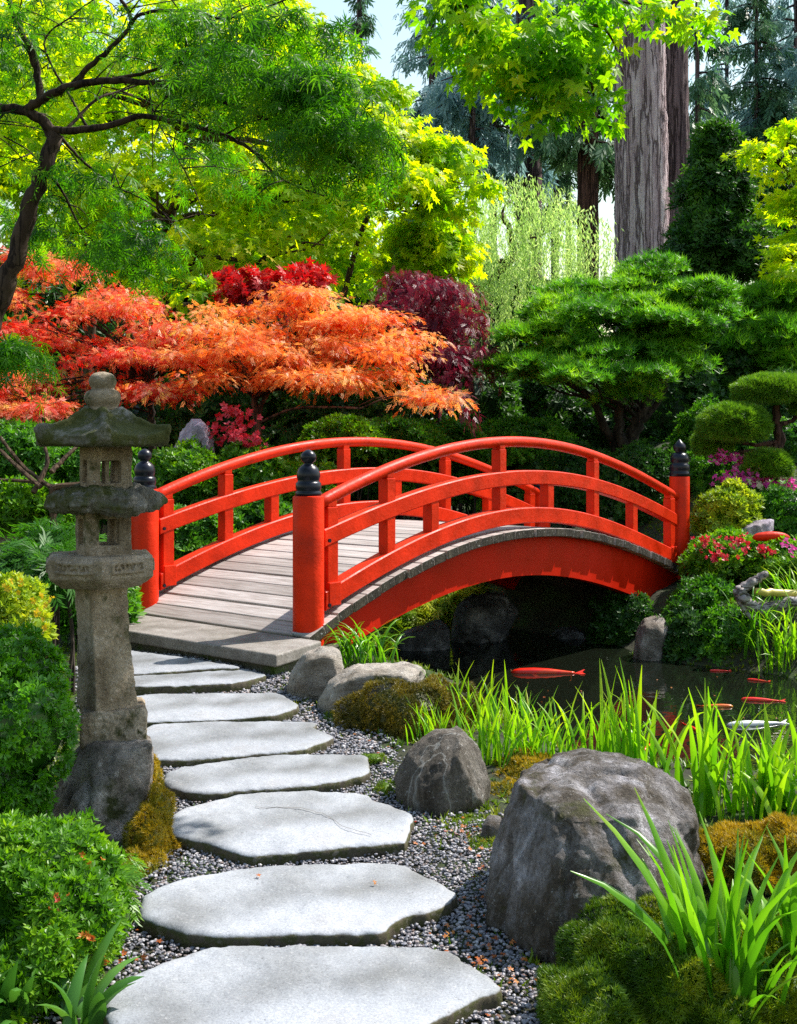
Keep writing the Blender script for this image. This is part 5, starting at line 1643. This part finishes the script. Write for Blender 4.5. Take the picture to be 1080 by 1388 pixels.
moss('brown-green moss mound behind the pale rocks, left of the grass', [(545, 970, 5.65, 72, 46, .22), (605, 965, 5.8, 52, 40, .2), (500, 985, 5.6, 36, 26, .1), (570, 1000, 5.5, 60, 24, .14)], L_MOSSB, 9500, .022, 210)
moss('bright green moss strip at the foot of the flat pale rock', [(455, 985, 5.75, 34, 14, .1), (480, 1000, 5.6, 30, 10, .08)], L_MOSS, 1300, .018, 211)
moss('olive moss cushion under the lantern boulder beside the path', [(205, 1150, 3.9, 34, 50, .1), (215, 1105, 4.1, 22, 40, .09), (195, 1185, 3.75, 34, 30, .08), (206, 1055, 4.35, 12, 30, .06)], L_MOSSY, 3600, .016, 212)
moss('deep green moss mound in front of the large boulder at the bottom', [(840, 1300, 2.95, 80, 66, .2), (800, 1370, 2.75, 70, 50, .16), (900, 1340, 2.8, 70, 70, .16), (880, 1260, 3.05, 60, 36, .1)], L_MOSS, 15000, .018, 213)
moss('golden moss mound at the right edge behind the foreground iris', [(1010, 1165, 3.6, 60, 34, .16), (1075, 1160, 3.6, 50, 40, .16), (960, 1150, 3.65, 30, 22, .1)], L_MOSSY, 6000, .02, 214)
moss('green moss at the lower right corner under the foreground iris', [(1040, 1290, 2.95, 70, 50, .14), (1070, 1370, 2.8, 60, 60, .14), (970, 1390, 2.7, 60, 40, .1)], L_MOSS, 9000, .018, 215)
moss('bright lime moss between the medium and the large boulder', [(690, 1095, 4.6, 34, 32, .14), (720, 1050, 4.9, 50, 24, .2)], L_MOSSY, 2600, .02, 216)
moss('thin green moss at the right foot of the medium boulder', [(636, 1118, 4.2, 34, 8, .08), (522, 1072, 4.55, 14, 14, .06), (660, 1150, 3.95, 30, 12, .07), (566, 1098, 4.4, 14, 8, .05), (640, 1085, 4.65, 60, 8, .08), (505, 1028, 4.95, 18, 7, .05)], L_MOSS, 2400, .014, 217)

# ---- far right bank
RB = 'shrubs on the bank right of the bridge'
for k, (x, y, dd, rx, ry, mt, lab, fl) in enumerate([
    (984, 694, 11.5, 40, 34, L_LIME, 'glossy lime-green shrub immediately right of the far bridge post', None),
    (1010, 690, 12.2, 40, 30, L_HEDGE, 'grey-green azalea carrying bright magenta flowers above the flat slab', (L_PINKFL, 34, .05, [(1000, 645, 12), (1022, 642, 12), (985, 655, 11.9), (1040, 655, 12), (1066, 660, 12), (975, 620, 12.2), (1005, 625, 12.2), (1060, 688, 11.6)])),
    (1070, 700, 11.6, 40, 40, L_HEDGE, 'azalea at the right edge below the topiary', None),
    (985, 750, 10.8, 52, 26, L_AZAL, 'olive azalea with a few red flowers below the flat slab', (L_REDFL, 22, .045, [(960, 738, 10.5), (1000, 735, 10.4), (1032, 748, 10.4), (975, 752, 10.3)])),
    (950, 750, 11.9, 16, 14, L_HEDGE, 'small magenta-flowered azalea tucked behind the right end of the bridge', (L_PINKFL, 26, .04, [(948, 734, 11.7), (946, 746, 11.7)])),
    (1060, 762, 10.6, 46, 28, L_AZAL, 'pale green shrub above the driftwood at the right edge', (L_PINKFL, 14, .035, [(1068, 740, 10.2), (1075, 750, 10.1)])),
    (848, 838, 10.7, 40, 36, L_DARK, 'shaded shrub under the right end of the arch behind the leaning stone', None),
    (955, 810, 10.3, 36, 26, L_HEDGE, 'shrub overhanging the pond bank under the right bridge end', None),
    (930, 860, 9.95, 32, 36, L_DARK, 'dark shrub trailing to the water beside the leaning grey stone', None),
    (985, 860, 9.8, 40, 34, L_HEDGE, 'trailing shrub on the pond bank below the driftwood', None),
    (975, 590, 14.2, 60, 50, L_HEDGE, 'leafy shrub filling the slope behind the cloud-pruned pine', None),
    (1060, 610, 14, 50, 44, L_HEDGE, 'leafy shrub at the right edge between topiary pads', None),
    (968, 640, 13, 34, 30, L_HEDGE, 'feathery shrub behind the far bridge post beside the topiary', None),
]):
    shrub(lab, [pad(x, y, dd, rx, ry, .3), pad(x - rx * .4, y + ry * .5, dd - .05, rx * .7, ry * .7, .25), pad(x + rx * .4, y + ry * .5, dd + .05, rx * .7, ry * .7, .25)], mt, W5, 330, 8, .09, .07, 220 + k, group=RB, low=-.5, cor=.78, shell=.25, flowers=fl)

# greenery under the arch on the left
for k, (x, y, dd, rx, ry, mt, lab) in enumerate([(572, 828, 11.95, 40, 20, L_LIME, 'bright fern seen under the left part of the arch'), (632, 802, 12.2, 50, 20, L_LIME, 'fern above the jutting wet rock under the arch'), (525, 842, 11.8, 30, 18, L_AZAL, 'low fern behind the left bridge end under the beam')]):
    shrub(lab, [pad(x, y, dd, rx, ry, .3), pad(x - rx * .5, y + 6, dd - .2, rx * .6, ry * .8, .3)], mt, FERN, 120, 7, .14, .2, 235 + k, cat='fern', name='fern', group='ferns under the bridge', droop=.4, cor=.7, shell=.3)

# driftwood, stump, red log
M_DRIFT = bark_mat('driftwood', [(.12, .10, .10), (.3, .27, .26), (.48, .44, .43)], 5, (1.2, 4, 4), .6, .01)
rng = RNG(240)
g = gp(1025, 830, 10.0)
mb = MB()
Q = lambda x, y, d=9.55: P(x, y, d)
limb(mb, [Q(1000, 802), Q(1010, 795), Q(1025, 785), Q(1040, 778)], .05, .028, rng, 10)
limb(mb, [Q(1000, 802), Q(1012, 815), Q(1030, 826), Q(1055, 820), Q(1085, 812)], .055, .04, rng, 10)
limb(mb, [Q(998, 800), Q(1005, 820), Q(1020, 840), Q(1032, 850)], .03, .012, rng, 8)
o = mb.build('driftwood', M_DRIFT, loc=g, smooth=True)
tag(o, 'forked grey driftwood branch lying on the far right bank', 'driftwood')
mb = MB(); limb(mb, [Q(1024, 802, 9.5), Q(1060, 804, 9.6), Q(1100, 806, 9.7)], .03, .035, rng, 10)
o = mb.build('cut_pole', plain_mat('bamboo', (.5, .42, .08), .45), loc=gp(1060, 830, 10), smooth=True)
tag(o, 'yellow bamboo pole lying across the driftwood at the right edge', 'pole')
mb = MB()
pts = [P(x, y, 10.6) for x, y in [(1020, 729), (1028, 728), (1045, 727), (1060, 727.5), (1070, 729)]]
c = spline(pts, 16); s = np.linspace(0, 1, 16)
mb.tube(c, .046 * np.clip(np.sin(np.pi * (s * .94 + .03)), .05, 1) ** .6, 12)
o = mb.build('log', M_RED, loc=gp(1045, 740, 10.6), smooth=True)
tag(o, 'smooth red spindle-shaped log on the bank right of the bridge', 'log')
g = gp(365, 740, 10.6)
mb = MB(); c = P(368, 700, 10.6)
limb(mb, [g - UP * .1, (g + c) / 2, c], .12, .10, rng, 14, wob=.12)
o = mb.build('tree_stump', M_DRIFT, loc=g)
tag(o, 'grey cut tree stump seen between the left rails of the bridge', 'stump')

# ---- koi
def koi_mat(name, c1, c2, thr):
    m, nt, out = new_mat(name)
    n1 = noise_tex(nt, 7, 2, .5)
    rp = ramp(nt, n1.outputs[0], [(thr - .02, c1), (thr + .02, c2)])
    pb = N(nt, 'BsdfPrincipled', Roughness=.3)
    nt.links.new(rp.outputs[0], pb.inputs['Base Color']); nt.links.new(pb.outputs[0], out.inputs[0])
    return m


K_RED = koi_mat('koi_red', (.68, .015, .004), (.7, .05, .008), .55)
K_OR = koi_mat('koi_orange', (.65, .12, .01), (.65, .28, .03), .55)
K_WH = koi_mat('koi_white', (.6, .6, .6), (.7, .68, .66), .5)
KOI = [(735, 911, .60, 2, K_RED, 'long red koi swimming alone beneath the bridge arch'), (972, 957, .24, 176, K_OR, 'orange koi with yellow tail in the middle of the right-hand group'), (1030, 949, .29, -14, K_RED, 'orange-red koi with bent tail nearest the right edge'),
       (1026, 922, .17, -28, K_RED, 'small red koi near the far right bank'), (974, 909, .16, -6, K_RED, 'small dark red koi beside the trailing bank shrub'), (1022, 982, .40, 4, K_WH, 'white koi lying right of the iris clump'),
       (937, 986, .2, 100, K_RED, 'red koi half hidden behind the iris blades'), (880, 1012, .22, 60, K_RED, 'dim red koi at the near bank between grass clumps')]
for k, (x, y, L, rot, mt, lab) in enumerate(KOI):
    p = G(x, y, WATER + .004); L *= 1.05 if k else .98
    t = thing('koi', lab, 'fish', p, 'koi swimming in the pond')
    a = math.radians(rot)
    o_ = np.array([math.cos(a), math.sin(a), 0]); s_ = np.array([-o_[1], o_[0], 0])
    rng = RNG(250 + k); bend = rng.uniform(-.12, .12)
    s = np.linspace(-.5, .5, 20)
    c = p + o_ * (s * L * .86)[:, None] + s_ * (bend * L * (s + .5) ** 2)[:, None]
    prof = np.interp(s, [-.5, -.46, -.36, -.15, .1, .35, .5], [.012, .038, .056, .064, .055, .03, .017]) * L
    mb = MB()
    th = np.arange(14) * 2 * np.pi / 14
    mb.loft([c[i] + np.outer(np.cos(th) * prof[i] * .95, s_) + np.outer(np.sin(th) * prof[i], UP) for i in range(20)])
    mb.build('body', mt, t, True)
    e = c[-1]
    mb = MB()
    q = [e - UP * .012 * L, e + UP * .02 * L, e + o_ * .15 * L + s_ * .06 * L + UP * .03 * L, e + o_ * .10 * L + s_ * .01 * L, e + o_ * .15 * L - s_ * .05 * L - UP * .02 * L]
    v = np.array(q); v = np.concatenate([v, v + UP * .006])
    mb.add(v, np.array([[0, 2, 3], [0, 3, 4], [5, 8, 7], [5, 9, 8]])); mb.add(v, np.array([[0, 5, 7, 2], [2, 7, 8, 3], [3, 8, 9, 4], [4, 9, 5, 0]]))
    mb.build('tail_fin', mt, t)
    for sg in (-1, 1):
        b = c[6] + s_ * sg * prof[6] * .9 - UP * .01
        v = np.array([b, b + o_ * .05 * L, b + o_ * .10 * L + s_ * sg * .09 * L - UP * .01, b + o_ * .03 * L + s_ * sg * .10 * L - UP * .012]); v = np.concatenate([v, v + UP * .004])
        mb = MB(); mb.add(v, np.array([[0, 1, 2, 3], [7, 6, 5, 4], [0, 4, 5, 1], [1, 5, 6, 2], [2, 6, 7, 3], [3, 7, 4, 0]]))
        mb.build('fin', mt, t)

# ---- gravel and fallen leaves
rng = RNG(300)
GPX = [(60, 1420), (150, 1340), (150, 1290), (180, 1235), (205, 1190), (200, 1150), (208, 1080), (195, 1030), (140, 990), (120, 930), (150, 885), (372, 893), (400, 925), (430, 970), (500, 1000), (530, 1040), (545, 1095), (600, 1122), (648, 1115), (690, 1120), (680, 1250), (735, 1345), (810, 1400), (900, 1600), (0, 1600)]
gpoly = np.array([G(x, y)[:2] for x, y in GPX])
lo, hi = gpoly.min(0), gpoly.max(0); lo[1] = max(lo[1], 2.2)
NP = 110000
q = rng.uniform(lo, hi, (NP, 2))
# thin out with distance so that near gravel is finest
keep = rng.random(NP) < np.clip(3.6 / q[:, 1], .35, 1) ** 1.2
q = q[keep]
sdg = poly_sd(q[:, 0], q[:, 1], gpoly)
q = q[(sdg < -.0) | ((sdg < .10) & (rng.random(len(q)) < .3))]
ins = np.zeros(len(q), bool)
for sp in STEP_POLY:
    ins |= poly_sd(q[:, 0], q[:, 1], sp) < -.012
q = q[~ins]
ico = bmesh.new(); bmesh.ops.create_icosphere(ico, subdivisions=1, radius=1)
iv = np.array([v.co[:] for v in ico.verts]); if_ = np.array([[v.index for v in f.verts] for f in ico.faces]); ico.free()
n = len(q)
r = rng.uniform(.0035, .0085, n) * np.clip(q[:, 1] / 4.2, 1, 1.6)
zz = terrain(q[:, 0], q[:, 1]) + rng.uniform(.008, .022, n)
sc = rng.uniform(.6, 1.25, (n, 1, 3)) * [1, 1, .7]
V = iv[None] * (1 + rng.normal(0, .12, (n, len(iv), 1))) * sc * r[:, None, None]
ang = rng.uniform(0, 6.28, n); ca, sa = np.cos(ang)[:, None], np.sin(ang)[:, None]
V = np.stack([V[..., 0] * ca - V[..., 1] * sa, V[..., 0] * sa + V[..., 1] * ca, V[..., 2]], -1) + np.stack([q[:, 0], q[:, 1], zz], 1)[:, None, :]
mb = MB()
mb.add(V.reshape(-1, 3), (if_[None] + (np.arange(n) * len(iv))[:, None, None]).reshape(-1, 3), np.repeat(rng.random(n), len(iv)))
m, nt, out = new_mat('gravel_pebbles')
at = N(nt, 'Attribute', attribute_name='rnd')
rp = ramp(nt, at.outputs['Fac'], [(0, (.07, .07, .085)), (.3, (.14, .14, .165)), (.5, (.21, .205, .24)), (.66, (.2, .155, .14)), (.85, (.29, .28, .31)), (.97, (.42, .41, .43)), (1, (.16, .07, .04))])
pb = N(nt, 'BsdfPrincipled', Roughness=.5)
nt.links.new(rp.outputs[0], pb.inputs['Base Color']); nt.links.new(pb.outputs[0], out.inputs[0])
o = mb.build('gravel', m, smooth=False, kind='stuff', loc=(0, 4, 0))
print('pebbles', n)

mb = MB()
spots = []
for cx, cy, sx, sy, k in ((640, 1270, 22, 40, 46), (700, 1300, 30, 26, 40), (620, 1130, 36, 14, 40), (655, 1215, 16, 40, 30), (540, 1130, 40, 20, 14), (500, 1010, 30, 16, 14), (440, 960, 24, 14, 12), (210, 1265, 20, 20, 12), (680, 1180, 14, 30, 20), (400, 925, 30, 10, 12), (560, 1050, 20, 20, 10)):
    for _ in range(k):
        spots.append(G(rng.normal(cx, sx), rng.normal(cy, sy), .03))
spots = np.array(spots)
ins = np.zeros(len(spots), bool)
for sp in STEP_POLY: ins |= poly_sd(spots[:, 0], spots[:, 1], sp) < .01
spots = np.concatenate([spots[~ins], [G(507, 1196, .063)], [G(352, 1186, .063)]])
fl = np.array([G(x, y, WATER + .006) for x, y in zip(rng.uniform(640, 1075, 46), rng.uniform(895, 1000, 46))])
fl = fl[poly_sd(fl[:, 0], fl[:, 1], POND) < -.08]
spots = np.concatenate([spots, fl])
n = len(spots)
place(mb, ST5W, spots, rng.standard_normal((n, 3)) * [1, 1, .25], UP + rng.normal(0, .35, (n, 3)), rng.uniform(.006, .016, n), rng.random(n))
mb.build('fallen_leaves', L_ORFL, kind='stuff', loc=(0, 4, 0))

# low ground cover along the near bank and the far shore
rng = RNG(310)
mb = MB()
N0 = 60000
q = np.stack([rng.uniform(-3.2, 5.5, N0), rng.uniform(2.6, 14, N0)], 1)
sdp = poly_sd(q[:, 0], q[:, 1], POND); sdg = poly_sd(q[:, 0], q[:, 1], gpoly)
bu = (q - A2) @ U2; bv = (q - A2) @ V2
ok = (sdp > .02) & (sdg > .04 - .3 * rng.random(N0) ** 4) & ~((bu > -.7) & (bu < BL + .3) & (bv > -.25) & (bv < BW + .25))
nz = np.array([mnoise.noise(Vector((a * 1.3, b * 1.3, 0))) for a, b in q])
ok &= rng.random(N0) < np.clip(.65 + nz, .1, 1)
q = q[ok]; n = len(q)
pos = np.stack([q[:, 0], q[:, 1], terrain(q[:, 0], q[:, 1])], 1)
place(mb, T_tuft(6, .12, 5, 70), pos, rng.standard_normal((n, 3)) * [1, 1, .1], UP + rng.normal(0, .3, (n, 3)), rng.uniform(.02, .06, n), np.clip(.5 + nz[ok] + rng.normal(0, .2, n), 0, 1))
mb.build('ground_cover', L_MOSS, kind='stuff', loc=(0, 6, 0))
